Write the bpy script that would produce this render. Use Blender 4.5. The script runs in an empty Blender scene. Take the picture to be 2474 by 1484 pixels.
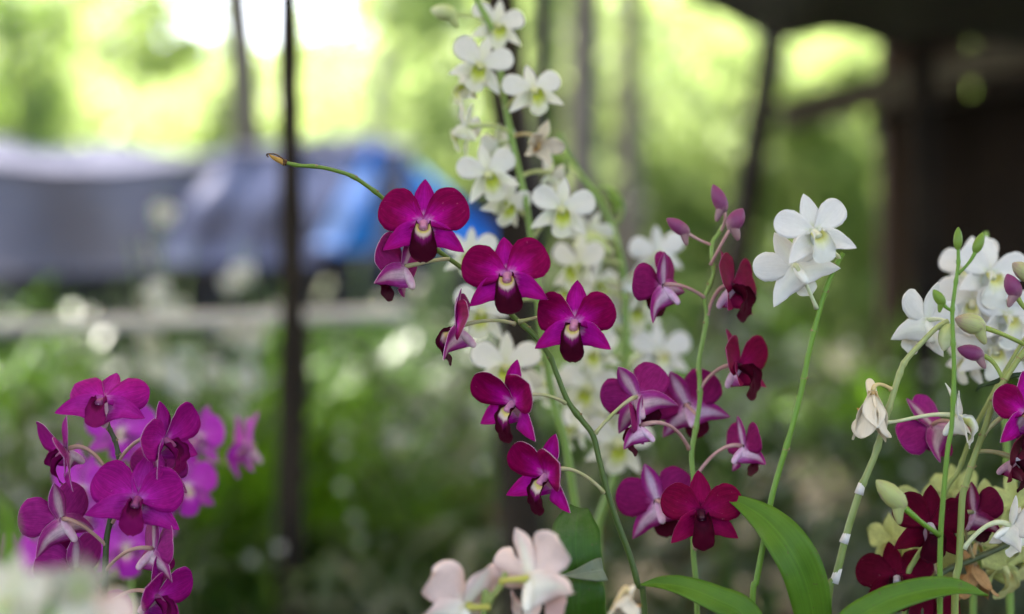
import bpy, math, random
import numpy as np
from mathutils import Vector, Matrix, Euler

# ------------------------------------------------------------------ camera, sky, sun, exposure
SC = bpy.context.scene
COL = SC.collection
R = math.radians
HCAM = 1.30                       # camera height
FW, FH = 2473.0, 1484.0           # layout units across the frame
LENS, SENS = 50.0, 36.0

cam_d = bpy.data.cameras.new('camera')
cam = bpy.data.objects.new('camera', cam_d)
COL.objects.link(cam)
cam.location = (0, 0, HCAM)
cam.rotation_euler = (R(90), 0, 0)
cam_d.lens = LENS
cam_d.sensor_width = SENS
cam_d.clip_start = 0.02
cam_d.clip_end = 2000
cam_d.dof.use_dof = True
cam_d.dof.focus_distance = 0.995
cam_d.dof.aperture_fstop = 1.95
SC.camera = cam

SUN_EL, SUN_AZ = R(57), R(-28)    # azimuth from +Y towards +X
world = bpy.data.worlds.new('World')
SC.world = world
world.use_nodes = True
wn = world.node_tree
sky = wn.nodes.new('ShaderNodeTexSky')
sky.sky_type = 'NISHITA'
sky.sun_disc = False
sky.sun_elevation = SUN_EL
sky.sun_rotation = SUN_AZ
sky.air_density = 1.0
sky.dust_density = 4.5
sky.ozone_density = 1.0
bg = wn.nodes['Background']
wn.links.new(sky.outputs[0], bg.inputs[0])
bg.inputs[1].default_value = 0.15

sun_d = bpy.data.lights.new('sun', 'SUN')
sun = bpy.data.objects.new('sun', sun_d)
COL.objects.link(sun)
sun_d.energy = 4.5
sun_d.angle = R(0.53)
sun_d.color = (1.0, 0.95, 0.86)
sdir = Vector((math.sin(SUN_AZ) * math.cos(SUN_EL), math.cos(SUN_AZ) * math.cos(SUN_EL), math.sin(SUN_EL)))
sun.rotation_euler = sdir.to_track_quat('Z', 'Y').to_euler()
sun.location = sdir * 30

vs = SC.view_settings
vs.view_transform = 'Standard'
vs.look = 'None'
vs.gamma = 1.0
vs.exposure = 3.0
vs.use_curve_mapping = False
cy = SC.cycles
cy.use_denoising = True
cy.max_bounces = 8
cy.diffuse_bounces = 4
cy.glossy_bounces = 3
cy.transmission_bounces = 5
cy.transparent_max_bounces = 6
cy.sample_clamp_indirect = 8.0


# ------------------------------------------------------------------ layout helpers
def kk(d):
    return (SENS / LENS) * d / FW


def at(x, y, d):
    k = kk(d)
    return Vector(((x - FW / 2) * k, d, HCAM + (FH / 2 - y) * k))


def rnd(seed):
    return np.random.default_rng(seed)


# ------------------------------------------------------------------ material helpers
MATS = {}


class NT:
    def __init__(self, name):
        m = bpy.data.materials.new(name)
        m.use_nodes = True
        self.m = m
        self.t = m.node_tree
        self.b = self.t.nodes['Principled BSDF']
        self.out = self.t.nodes['Material Output']

    def n(self, typ, **kw):
        nd = self.t.nodes.new(typ)
        for k, v in kw.items():
            setattr(nd, k, v)
        return nd

    def link(self, a, b):
        self.t.links.new(a, b)

    def val(self, v, sock):
        if hasattr(v, 'is_output'):
            self.link(v, sock)
        elif isinstance(v, tuple):
            sock.default_value = (*v, 1.0) if len(v) == 3 and sock.type == 'RGBA' else v
        else:
            sock.default_value = v

    def math(self, op, a, b=0.0, c=0.0):
        nd = self.n('ShaderNodeMath', operation=op)
        self.val(a, nd.inputs[0]); self.val(b, nd.inputs[1]); self.val(c, nd.inputs[2])
        return nd.outputs[0]

    def smooth(self, x, lo, hi, a=0.0, b=1.0):
        nd = self.n('ShaderNodeMapRange', interpolation_type='SMOOTHSTEP')
        self.val(x, nd.inputs[0]); nd.inputs[1].default_value = lo; nd.inputs[2].default_value = hi
        nd.inputs[3].default_value = a; nd.inputs[4].default_value = b
        return nd.outputs[0]

    def mix(self, f, a, b, blend='MIX'):
        nd = self.n('ShaderNodeMix', data_type='RGBA', blend_type=blend)
        self.val(f, nd.inputs[0]); self.val(a, nd.inputs[6]); self.val(b, nd.inputs[7])
        return nd.outputs[2]

    def noise(self, vec, scale, detail=3.0, rough=0.55):
        nd = self.n('ShaderNodeTexNoise')
        if vec is not None:
            self.link(vec, nd.inputs['Vector'])
        nd.inputs['Scale'].default_value = scale
        nd.inputs['Detail'].default_value = detail
        nd.inputs['Roughness'].default_value = rough
        return nd.outputs[0]

    def uv(self):
        u = self.n('ShaderNodeUVMap')
        s = self.n('ShaderNodeSeparateXYZ')
        self.link(u.outputs[0], s.inputs[0])
        v = self.math('ABSOLUTE', self.math('SUBTRACT', s.outputs[1], 0.5))
        v = self.math('MULTIPLY', v, 2.0)
        return u.outputs[0], s.outputs[0], s.outputs[1], v

    def scaled(self, vec, sc):
        m = self.n('ShaderNodeVectorMath', operation='MULTIPLY')
        self.link(vec, m.inputs[0]); m.inputs[1].default_value = sc
        return m.outputs[0]

    def obj(self):
        return self.n('ShaderNodeTexCoord').outputs['Object']

    def bump(self, h, strength=0.3, dist=0.001):
        b = self.n('ShaderNodeBump')
        b.inputs['Strength'].default_value = strength
        b.inputs['Distance'].default_value = dist
        self.link(h, b.inputs['Height'])
        self.link(b.outputs[0], self.b.inputs['Normal'])
        return b.outputs[0]

    def finish(self, col, rough=0.5, spec=0.3, trans=0.0, tcol=None, sheen=0.0):
        self.val(col, self.b.inputs['Base Color'])
        self.val(rough, self.b.inputs['Roughness'])
        self.b.inputs['Specular IOR Level'].default_value = spec
        if sheen:
            self.b.inputs['Sheen Weight'].default_value = sheen
            self.b.inputs['Sheen Roughness'].default_value = 0.4
        if trans:
            tr = self.n('ShaderNodeBsdfTranslucent')
            self.val(tcol if tcol is not None else col, tr.inputs[0])
            mx = self.n('ShaderNodeMixShader')
            mx.inputs[0].default_value = trans
            self.link(self.b.outputs[0], mx.inputs[1])
            self.link(tr.outputs[0], mx.inputs[2])
            self.link(mx.outputs[0], self.out.inputs[0])
        MATS[self.m.name] = self.m
        return self.m


def petal_mat(name, base, inner, outer, b0=0.04, b1=0.28, o0=0.3, o1=0.85, vk=0.45, trans=0.22, streak=0.22, rough=0.6, stripe=None, spots=0.0):
    t = NT(name)
    uvv, u, v, av = t.uv()
    nz = t.noise(t.scaled(uvv, (2.2, 5.0, 1.0)), 1.6, 3.0)
    nz = t.math('MULTIPLY', t.math('SUBTRACT', nz, 0.5), 0.35)
    ub = t.math('ADD', u, nz)
    f1 = t.smooth(t.math('SUBTRACT', ub, t.math('MULTIPLY', av, -0.16)), b0, b1)
    f2 = t.smooth(t.math('ADD', ub, t.math('MULTIPLY', av, vk)), o0, o1)
    c = t.mix(f1, base, inner)
    c = t.mix(f2, c, outer)
    if stripe is not None:                     # pale band along the midline (undersides of sepals)
        f3 = t.smooth(av, 0.12, 0.62, 0.85, 0.0)
        f3 = t.math('MULTIPLY', f3, t.smooth(u, 0.55, 1.0, 1.0, 0.25))
        c = t.mix(f3, c, stripe)
    veins = t.noise(t.scaled(uvv, (1.3, 26.0, 1.0)), 1.5, 2.0)
    c = t.mix(1.0, c, t.mix(t.smooth(veins, 0.3, 0.7), (1 - streak,) * 3, (1 + streak * 0.5,) * 3), 'MULTIPLY')
    mot = t.noise(t.obj(), 260.0, 3.0)
    c = t.mix(1.0, c, t.mix(t.smooth(mot, 0.3, 0.7), (1 - streak * .45,) * 3, (1 + streak * .3,) * 3), 'MULTIPLY')
    if spots:
        sp = t.noise(t.obj(), 420.0, 1.0)
        c = t.mix(t.smooth(sp, 0.73, 0.80, 0.0, spots), c, tuple(min(1.0, x * 1.5 + .12) for x in outer))
    t.bump(t.math('ADD', veins, t.math('MULTIPLY', t.noise(t.obj(), 1400.0, 2.0), 0.35)), 0.35, 0.0007)
    return t.finish(c, rough, 0.05, trans, c)


def lip_mat(name, throat, trans_c, outer, fringe, u0=0.40, u1=0.56, vw=0.62, transl=0.12):
    t = NT(name)
    uvv, u, v, av = t.uv()
    nz = t.noise(t.scaled(uvv, (3.0, 22.0, 1.0)), 1.5, 3.0)
    nz = t.math('MULTIPLY', t.math('SUBTRACT', nz, 0.5), 0.14)
    un = t.math('ADD', t.math('ADD', u, nz), t.math('MULTIPLY', av, 0.18))
    c = t.mix(t.smooth(un, u0 - 0.10, u0), throat, trans_c)
    c = t.mix(t.smooth(un, u0 + 0.02, u1), c, fringe)
    c = t.mix(t.smooth(un, u1, u1 + 0.14), c, outer)
    c = t.mix(t.smooth(av, vw - 0.12, vw + 0.05), c, outer)
    t.bump(t.noise(t.scaled(uvv, (6.0, 40.0, 1.0)), 2.0, 2.0), 0.4, 0.0008)
    return t.finish(c, 0.6, 0.06, transl, c)


def plain_mat(name, c1, c2, scale=40.0, rough=0.5, spec=0.3, trans=0.0, bump=0.3, bdist=0.001, stretch=(1, 1, 1), detail=4.0, tcol=None, lo=0.3, hi=0.7):
    t = NT(name)
    o = t.scaled(t.obj(), stretch)
    nz = t.noise(o, scale, detail)
    c = t.mix(t.smooth(nz, lo, hi), c1, c2)
    if bump:
        t.bump(t.noise(o, scale * 2.5, 3.0), bump, bdist)
    return t.finish(c, rough, spec, trans, tcol if tcol is not None else (c if trans else None))


def stem_mat(name, low, high, speck=(0.12, 0.09, 0.03)):
    t = NT(name)
    uvv, u, v, av = t.uv()
    nz = t.noise(t.obj(), 90.0, 4.0)
    c = t.mix(t.smooth(t.math('ADD', u, t.math('MULTIPLY', t.math('SUBTRACT', nz, 0.5), 0.5)), 0.0, 1.0), low, high)
    fine = t.noise(t.scaled(uvv, (60.0, 8.0, 1.0)), 2.0, 3.0)
    c = t.mix(t.smooth(fine, 0.66, 0.78, 0.0, 0.35), c, speck)
    t.bump(t.noise(t.scaled(uvv, (10.0, 30.0, 1.0)), 2.0, 2.0), 0.25, 0.0006)
    return t.finish(c, 0.42, 0.4)


def leaf_mat(name, c1, c2, under=False, trans=0.25, rough=0.48):
    t = NT(name)
    uvv, u, v, av = t.uv()
    nz = t.noise(t.obj(), 45.0, 4.0)
    c = t.mix(t.smooth(nz, 0.3, 0.7), c1, c2)
    ve = t.noise(t.scaled(uvv, (1.0, 60.0, 1.0)), 1.2, 2.0)
    c = t.mix(t.smooth(ve, 0.42, 0.66, 0.0, 0.5), c, tuple(x * 1.7 for x in c1))
    du = t.noise(t.obj(), 22.0, 5.0, .7)
    c = t.mix(t.smooth(du, 0.52, 0.75, 0.0, 0.30), c, (.20, .22, .13))
    c = t.mix(t.smooth(av, 0.0, 0.05, 0.35, 0.0), c, tuple(x * 1.8 for x in c2))
    sp = t.noise(t.obj(), 300.0, 2.0)
    c = t.mix(t.smooth(sp, 0.66, 0.72, 0.0, 0.6), c, (0.10, 0.085, 0.03))
    t.bump(ve, 0.3, 0.0008)
    return t.finish(c, rough, 0.28, trans, t.mix(0.5, c, (0.18, 0.32, 0.02)))


# flower colour sets: (base, inner, outer) for front, back, sepals ...
def flower_set(key, front, sep, back, stripe, rim, lip, column, pedicel, trans=0.22):
    sk = 0.05 if key in ('white', 'cream', 'faded', 'pink') else 0.25
    petal_mat(key + '_petal', *front, trans=trans, streak=sk, o0=.22, o1=.8, spots=0.0 if sk < .1 else .3)
    petal_mat(key + '_sepal', *sep, b0=0.06, b1=0.36, o0=0.5, o1=1.1, trans=trans, streak=sk)
    petal_mat(key + '_underside', *back, trans=trans, stripe=stripe, streak=sk)
    pb = tuple(0.55 * a + 0.45 * b for a, b in zip(back[2], front[2]))
    petal_mat(key + '_petal_back', back[1], pb, pb, b0=0.0, b1=0.35, trans=trans, streak=sk)
    plain_mat(key + '_rim', rim, tuple(x * 0.9 for x in rim), 300, 0.5, 0.3, 0.3, 0)
    lip_mat(key + '_lip', *lip)
    plain_mat(key + '_column', column, tuple(x * 0.8 for x in column), 500, 0.4, 0.4, 0.1)
    plain_mat(key + '_pedicel', pedicel[0], pedicel[1], 60, 0.45, 0.35, 0.08)
    plain_mat(key + '_spur', tuple(0.5 * a + 0.5 * b for a, b in zip(stripe, back[1])), stripe, 150, 0.5, 0.3, 0.15)


flower_set('magenta',
           ((0.66, 0.28, 0.60), (0.56, 0.004, 0.36), (0.255, 0.001, 0.075)),
           ((0.74, 0.46, 0.70), (0.50, 0.006, 0.36), (0.37, 0.003, 0.19)),
           ((0.62, 0.50, 0.50), (0.44, 0.07, 0.34), (0.36, 0.03, 0.24)), (0.66, 0.50, 0.54), (0.80, 0.50, 0.72),
           ((0.70, 0.62, 0.22), (0.66, 0.55, 0.48), (0.046, 0.001, 0.011), (0.17, 0.005, 0.10), .46, .60, .72),
           (0.58, 0.24, 0.42), ((0.36, 0.42, 0.16), (0.48, 0.42, 0.28)), trans=.30)
flower_set('crimson',
           ((0.09, 0.002, 0.03), (0.25, 0.002, 0.075), (0.185, 0.0015, 0.036)),
           ((0.09, 0.002, 0.03), (0.26, 0.002, 0.07), (0.22, 0.002, 0.05)),
           ((0.74, 0.60, 0.70), (0.50, 0.13, 0.42), (0.33, 0.02, 0.20)), (0.74, 0.56, 0.72), (0.42, 0.10, 0.26),
           ((0.05, 0.001, 0.012), (0.05, 0.001, 0.014), (0.060, 0.001, 0.012), (0.04, 0.001, 0.010)),
           (0.05, 0.003, 0.02), ((0.42, 0.22, 0.22), (0.52, 0.34, 0.32)))
flower_set('purple',
           ((0.50, 0.12, 0.46), (0.440, 0.014, 0.335), (0.330, 0.006, 0.205)),
           ((0.54, 0.20, 0.48), (0.42, 0.02, 0.32), (0.33, 0.008, 0.22)),
           ((0.60, 0.44, 0.48), (0.40, 0.08, 0.29), (0.32, 0.03, 0.21)), (0.62, 0.48, 0.52), (0.62, 0.34, 0.56),
           ((0.045, 0.001, 0.02), (0.08, 0.001, 0.03), (0.19, 0.004, 0.09), (0.09, 0.002, 0.035)),
           (0.30, 0.06, 0.20), ((0.38, 0.22, 0.17), (0.46, 0.30, 0.24)))
flower_set('lilac',
           ((0.76, 0.64, 0.64), (0.60, 0.10, 0.58), (0.54, 0.05, 0.54)),
           ((0.72, 0.60, 0.60), (0.52, 0.12, 0.50), (0.46, 0.05, 0.46)),
           ((0.66, 0.54, 0.54), (0.50, 0.14, 0.46), (0.45, 0.06, 0.44)), (0.66, 0.50, 0.58), (0.7, 0.4, 0.66),
           ((0.66, 0.60, 0.36), (0.66, 0.5, 0.5), (0.44, 0.03, 0.44), (0.5, 0.1, 0.46)),
           (0.66, 0.6, 0.5), ((0.40, 0.42, 0.18), (0.50, 0.44, 0.30)))
flower_set('white',
           ((0.70, 0.74, 0.52), (0.80, 0.81, 0.78), (0.80, 0.80, 0.79)),
           ((0.70, 0.74, 0.52), (0.80, 0.81, 0.79), (0.79, 0.79, 0.78)),
           ((0.72, 0.76, 0.58), (0.79, 0.80, 0.77), (0.79, 0.79, 0.77)), (0.78, 0.80, 0.74), (0.82, 0.82, 0.78),
           ((0.62, 0.62, 0.20), (0.66, 0.70, 0.34), (0.78, 0.79, 0.72), (0.74, 0.77, 0.58), .46, .62, .8),
           (0.76, 0.78, 0.60), ((0.56, 0.62, 0.36), (0.68, 0.72, 0.52)), trans=0.30)
flower_set('cream',
           ((0.66, 0.70, 0.36), (0.79, 0.80, 0.70), (0.80, 0.80, 0.75)),
           ((0.66, 0.70, 0.38), (0.78, 0.80, 0.68), (0.79, 0.79, 0.72)),
           ((0.64, 0.70, 0.40), (0.76, 0.78, 0.64), (0.78, 0.78, 0.70)), (0.72, 0.76, 0.56), (0.80, 0.80, 0.72),
           ((0.36, 0.44, 0.05), (0.44, 0.52, 0.08), (0.76, 0.77, 0.60), (0.62, 0.67, 0.28), .56, .72, .9),
           (0.66, 0.70, 0.36), ((0.36, 0.44, 0.14), (0.52, 0.58, 0.28)), trans=0.30)
flower_set('lens',
           ((0.67, 0.72, 0.32), (0.80, 0.80, 0.59), (0.83, 0.78, 0.64)),
           ((0.67, 0.72, 0.32), (0.78, 0.79, 0.54), (0.80, 0.75, 0.62)),
           ((0.64, 0.70, 0.35), (0.75, 0.76, 0.54), (0.78, 0.72, 0.59)), (0.72, 0.75, 0.48), (0.83, 0.80, 0.64),
           ((0.48, 0.54, 0.08), (0.56, 0.62, 0.16), (0.78, 0.76, 0.54), (0.5, 0.70, 0.35)),
           (0.5, 0.70, 0.3), ((0.40, 0.48, 0.16), (0.56, 0.62, 0.29)))
flower_set('pink',
           ((0.74, 0.68, 0.40), (0.83, 0.78, 0.70), (0.82, 0.66, 0.61)),
           ((0.74, 0.68, 0.42), (0.82, 0.74, 0.66), (0.80, 0.58, 0.55)),
           ((0.70, 0.62, 0.32), (0.83, 0.79, 0.70), (0.82, 0.66, 0.61)), (0.83, 0.80, 0.70), (0.80, 0.66, 0.62),
           ((0.66, 0.56, 0.20), (0.72, 0.60, 0.4), (0.76, 0.52, 0.48), (0.74, 0.5, 0.45)),
           (0.72, 0.64, 0.5), ((0.42, 0.42, 0.07), (0.54, 0.50, 0.12)))
flower_set('lime',
           ((0.50, 0.50, 0.16), (0.52, 0.56, 0.20), (0.54, 0.58, 0.22)),
           ((0.48, 0.50, 0.16), (0.50, 0.55, 0.19), (0.52, 0.56, 0.22)),
           ((0.46, 0.50, 0.18), (0.50, 0.55, 0.22), (0.50, 0.54, 0.22)), (0.52, 0.58, 0.26), (0.56, 0.60, 0.28),
           ((0.36, 0.22, 0.08), (0.42, 0.36, 0.12), (0.52, 0.53, 0.22), (0.48, 0.46, 0.18)),
           (0.5, 0.5, 0.2), ((0.20, 0.28, 0.05), (0.30, 0.38, 0.08)))
flower_set('garnet',
           ((0.12, 0.003, 0.028), (0.120, 0.0015, 0.022), (0.090, 0.001, 0.014)),
           ((0.12, 0.003, 0.028), (0.125, 0.0015, 0.022), (0.100, 0.001, 0.015)),
           ((0.60, 0.42, 0.50), (0.24, 0.03, 0.14), (0.16, 0.006, 0.05)), (0.55, 0.36, 0.45), (0.18, 0.01, 0.05),
           ((0.03, 0.001, 0.008), (0.03, 0.001, 0.008), (0.042, 0.001, 0.008), (0.03, 0.001, 0.006)),
           (0.55, 0.5, 0.55), ((0.26, 0.28, 0.10), (0.38, 0.30, 0.18)))
flower_set('faded',
           ((0.62, 0.44, 0.22), (0.74, 0.66, 0.50), (0.76, 0.70, 0.58)),
           ((0.60, 0.42, 0.20), (0.72, 0.64, 0.48), (0.74, 0.68, 0.54)),
           ((0.60, 0.42, 0.20), (0.74, 0.68, 0.54), (0.76, 0.72, 0.62)), (0.76, 0.70, 0.58), (0.74, 0.64, 0.46),
           ((0.50, 0.26, 0.09), (0.56, 0.30, 0.11), (0.58, 0.33, 0.13), (0.55, 0.30, 0.11)),
           (0.5, 0.34, 0.14), ((0.60, 0.46, 0.20), (0.66, 0.56, 0.32)))
flower_set('withered',
           ((0.34, 0.18, 0.07), (0.42, 0.24, 0.10), (0.48, 0.30, 0.14)),
           ((0.32, 0.17, 0.07), (0.40, 0.23, 0.10), (0.46, 0.28, 0.13)),
           ((0.32, 0.17, 0.07), (0.42, 0.24, 0.10), (0.46, 0.28, 0.13)), (0.44, 0.26, 0.12), (0.46, 0.28, 0.13),
           ((0.28, 0.14, 0.05), (0.3, 0.16, 0.06), (0.36, 0.2, 0.08), (0.3, 0.16, 0.06)),
           (0.3, 0.2, 0.1), ((0.36, 0.24, 0.10), (0.42, 0.30, 0.14)))

stem_mat('stem_green', (0.050, 0.090, 0.016), (0.110, 0.200, 0.022))
stem_mat('stem_bright', (0.105, 0.215, 0.020), (0.125, 0.260, 0.020))
stem_mat('stem_pale', (0.130, 0.200, 0.040), (0.320, 0.370, 0.150))
stem_mat('stem_olive', (0.190, 0.250, 0.060), (0.240, 0.290, 0.080))
stem_mat('stem_dark', (0.028, 0.060, 0.014), (0.050, 0.065, 0.022))
stem_mat('stem_soft', (0.150, 0.260, 0.050), (0.190, 0.320, 0.060))
plain_mat('node_scar', (0.16, 0.13, 0.05), (0.34, 0.25, 0.14), 400, 0.7, 0.2)
plain_mat('dry_sheath', (0.60, 0.58, 0.56), (0.74, 0.72, 0.70), 200, 0.7, 0.2, 0.1)
plain_mat('withered_tip', (0.40, 0.22, 0.04), (0.52, 0.32, 0.07), 300, 0.6, 0.3, 0.1)
plain_mat('dry_thread', (0.05, 0.025, 0.015), (0.14, 0.08, 0.04), 300, 0.8, 0.1)
leaf_mat('leaf_front', (0.062, 0.150, 0.010), (0.090, 0.195, 0.014))
leaf_mat('leaf_back', (0.085, 0.150, 0.030), (0.110, 0.180, 0.040), True)
leaf_mat('leaf_deep', (0.026, 0.082, 0.006), (0.040, 0.112, 0.009))
leaf_mat('leaf_silver', (0.10, 0.135, 0.085), (0.15, 0.18, 0.125), True, 0.1, 0.3)
leaf_mat('leaf_thin_dark', (0.018, 0.040, 0.014), (0.028, 0.055, 0.016))


# ------------------------------------------------------------------ mesh helpers
def new_mesh(name, verts, faces, mats, fmat=None, uvs=None, smooth=True):
    me = bpy.data.meshes.new(name)
    me.from_pydata([tuple(map(float, v)) for v in verts], [], [tuple(map(int, f)) for f in faces])
    for m in mats:
        me.materials.append(MATS[m] if isinstance(m, str) else m)
    if fmat is not None:
        me.polygons.foreach_set('material_index', np.asarray(fmat, dtype=np.int32))
    if uvs is not None:
        lay = me.uv_layers.new(name='UVMap')
        idx = np.empty(len(me.loops), dtype=np.int32)
        me.loops.foreach_get('vertex_index', idx)
        lay.data.foreach_set('uv', np.asarray(uvs, dtype=np.float32)[idx].ravel())
    if smooth:
        me.polygons.foreach_set('use_smooth', np.ones(len(me.polygons), dtype=bool))
    me.update()
    return me


def link(name, me, parent=None):
    o = bpy.data.objects.new(name, me)
    COL.objects.link(o)
    if parent is not None:
        o.parent = parent
    return o


def empty(name, loc, label=None, cat=None, group=None):
    o = bpy.data.objects.new(name, None)
    COL.objects.link(o)
    o.location = loc
    o.empty_display_size = 0.05
    tag(o, label, cat, group)
    return o


def tag(o, label=None, cat=None, group=None, kind=None):
    if label: o['label'] = label
    if cat: o['category'] = cat
    if group: o['group'] = group
    if kind: o['kind'] = kind
    return o


def catmull(pts, per=8):
    P = [np.array(p, float) for p in pts]
    P = [2 * P[0] - P[1]] + P + [2 * P[-1] - P[-2]]
    out = []
    for i in range(1, len(P) - 2):
        for t in np.linspace(0, 1, per, endpoint=False):
            a, b, c, d = P[i - 1], P[i], P[i + 1], P[i + 2]
            out.append(0.5 * (2 * b + (c - a) * t + (2 * a - 5 * b + 4 * c - d) * t * t + (3 * b - a - 3 * c + d) * t ** 3))
    out.append(P[-2])
    return np.array(out)


def tube(pts, rad, sides=8, cap=True):
    """verts, faces, uvs of a tube along pts with one radius for each point"""
    pts = np.asarray(pts, float)
    n = len(pts)
    rad = np.broadcast_to(np.asarray(rad, float), (n,))
    tan = np.gradient(pts, axis=0)
    tan /= np.linalg.norm(tan, axis=1)[:, None] + 1e-12
    ref = np.array([0.0, 1.0, 0.0]) if abs(tan[0][1]) < 0.85 else np.array([1.0, 0, 0])
    V, U = [], []
    a = np.linspace(0, 2 * math.pi, sides, endpoint=False)
    for i in range(n):
        s = np.cross(tan[i], ref); s /= np.linalg.norm(s) + 1e-12
        q = np.cross(s, tan[i])
        ref = q
        V.append(pts[i] + rad[i] * (np.cos(a)[:, None] * s + np.sin(a)[:, None] * q))
        U.append(np.stack([np.full(sides, i / (n - 1)), np.abs(np.linspace(-1, 1, sides))], 1))
    V = np.concatenate(V); U = np.concatenate(U)
    F = []
    for i in range(n - 1):
        for j in range(sides):
            k = (j + 1) % sides
            F.append((i * sides + j, i * sides + k, (i + 1) * sides + k, (i + 1) * sides + j))
    if cap:
        F.append(tuple(range(sides))[::-1])
        F.append(tuple((n - 1) * sides + j for j in range(sides)))
    return V, F, U


class Join:
    """collects several shapes into one mesh"""
    def __init__(self):
        self.V, self.F, self.M, self.U, self.n = [], [], [], [], 0

    def add(self, V, F, U=None, m=0):
        V = np.asarray(V, float)
        self.V.append(V)
        self.F += [tuple(i + self.n for i in f) for f in F]
        self.M += list(m) if hasattr(m, '__len__') else [m] * len(F)
        self.U.append(np.asarray(U, float) if U is not None else np.zeros((len(V), 2)))
        self.n += len(V)

    def mesh(self, name, mats, smooth=True):
        return new_mesh(name, np.concatenate(self.V), self.F, mats, self.M, np.concatenate(self.U), smooth)


def box_geo(c, s, jitter=None):
    c, s = np.array(c, float), np.array(s, float) / 2
    V = np.array([(x, y, z) for x in (-1, 1) for y in (-1, 1) for z in (-1, 1)]) * s + c
    if jitter is not None:
        V += jitter.normal(0, 0.003, V.shape)
    F = [(0, 1, 3, 2), (4, 6, 7, 5), (0, 4, 5, 1), (2, 3, 7, 6), (0, 2, 6, 4), (1, 5, 7, 3)]
    return V, F


def bevel_box(name, c, s, mat, parent=None, bev=0.004):
    import bmesh
    bm = bmesh.new()
    bmesh.ops.create_cube(bm, size=1.0)
    for v in bm.verts:
        v.co = Vector((v.co.x * s[0] + c[0], v.co.y * s[1] + c[1], v.co.z * s[2] + c[2]))
    bmesh.ops.bevel(bm, geom=bm.edges[:], offset=bev, segments=2, affect='EDGES')
    me = bpy.data.meshes.new(name)
    bm.to_mesh(me); bm.free()
    me.materials.append(MATS[mat])
    return link(name, me, parent)


# ------------------------------------------------------------------ the orchid flower
def petal_geo(L, W, um=0.6, base=0.2, p=2.2, q=0.5, lean=0.0, bend=0.0, cup=0.0, ruffle=0.0, twist=0.0, ang=0.0,
              off=0.0, th=0.0006, nu=15, nv=9, rng=None, keel=0.0, chin=0):
    t = np.linspace(0, 1, nu)
    u = 1 - (1 - t) ** 1.7
    w = np.where(u < um, base + (1 - base) * np.sin(np.clip(u / um, 0, 1) * math.pi / 2) ** 1.25,
                 np.clip(1 - (np.clip((u - um) / (1 - um), 0, 1)) ** p, 0, 1) ** q)
    w = np.maximum(w, 0.035)
    phi = lean + bend * u
    du = np.diff(u, prepend=0.0)
    fw = np.cumsum(np.sin(phi) * du) * L
    al = np.cumsum(np.cos(phi) * du) * L
    v = np.linspace(-1, 1, nv)
    ph = rng.uniform(0, 6.28, 4)
    uu, vv = np.meshgrid(u, v, indexing='ij')
    ww = w[:, None] * W / 2
    x = vv * ww
    h = cup * (vv ** 2) * ww + ruffle * L * (np.abs(vv) ** 2.5) * np.sin(uu * 9 + ph[0] + vv * 1.3) * np.clip(uu * 2, 0, 1)
    h += ruffle * L * 0.5 * np.clip(uu - 0.5, 0, 1) * np.sin(vv * 5 + ph[1])
    h -= (0.018 + keel) * L * np.exp(-(vv / 0.16) ** 2) * (1 - uu)
    edge = 1 + 0.018 * np.sin(uu * 21 + ph[2]) * (np.abs(vv) > 0.99) + 0.012 * np.sin(uu * 37 + ph[3]) * (np.abs(vv) > 0.99)
    x = x * edge
    tw = twist * uu
    xx = x * np.cos(tw) - h * np.sin(tw)
    hh = x * np.sin(tw) + h * np.cos(tw)
    ph_ = np.broadcast_to(phi[:, None], uu.shape)
    Y = -(fw[:, None] + hh * np.cos(ph_)) - off
    Z = al[:, None] - hh * np.sin(ph_)
    P = np.stack([xx, Y, Z], -1)
    N = np.stack([np.zeros_like(uu), -np.cos(ph_), -np.sin(ph_)], -1)
    B = P - N * th * (1 - 0.35 * np.abs(vv[..., None]))
    ca, sa = math.cos(ang), math.sin(ang)
    M = np.array([[ca, 0, sa], [0, 1, 0], [-sa, 0, ca]])
    V = np.concatenate([P.reshape(-1, 3), B.reshape(-1, 3)]) @ M.T
    if chin:                                   # base drawn back into the chin below the column
        m = np.clip((1 + chin * vv) / 2, 0, 1) ** 1.2 * np.clip(1 - uu / .62, 0, 1) ** 1.4
        V += np.concatenate([m.ravel(), m.ravel()])[:, None] * np.array([0, .0115, -.0125])
        V[:, 0] *= 1 - .45 * np.concatenate([m.ravel(), m.ravel()])
    U = np.stack([uu.ravel(), vv.ravel() * 0.5 + 0.5], 1)
    U = np.concatenate([U, U])
    F, fm = [], []
    o = nu * nv
    for i in range(nu - 1):
        for j in range(nv - 1):
            a, b, c, d = i * nv + j, i * nv + j + 1, (i + 1) * nv + j + 1, (i + 1) * nv + j
            F.append((a, b, c, d)); fm.append(0)
            F.append((o + d, o + c, o + b, o + a)); fm.append(1)
    ring = [i * nv for i in range(nu)] + [(nu - 1) * nv + j for j in range(1, nv)] + [i * nv + nv - 1 for i in range(nu - 2, -1, -1)] + [j for j in range(nv - 2, 0, -1)]
    for a, b in zip(ring, ring[1:] + ring[:1]):
        F.append((a, b, o + b, o + a)); fm.append(2)
    return V, F, U, fm


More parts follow.
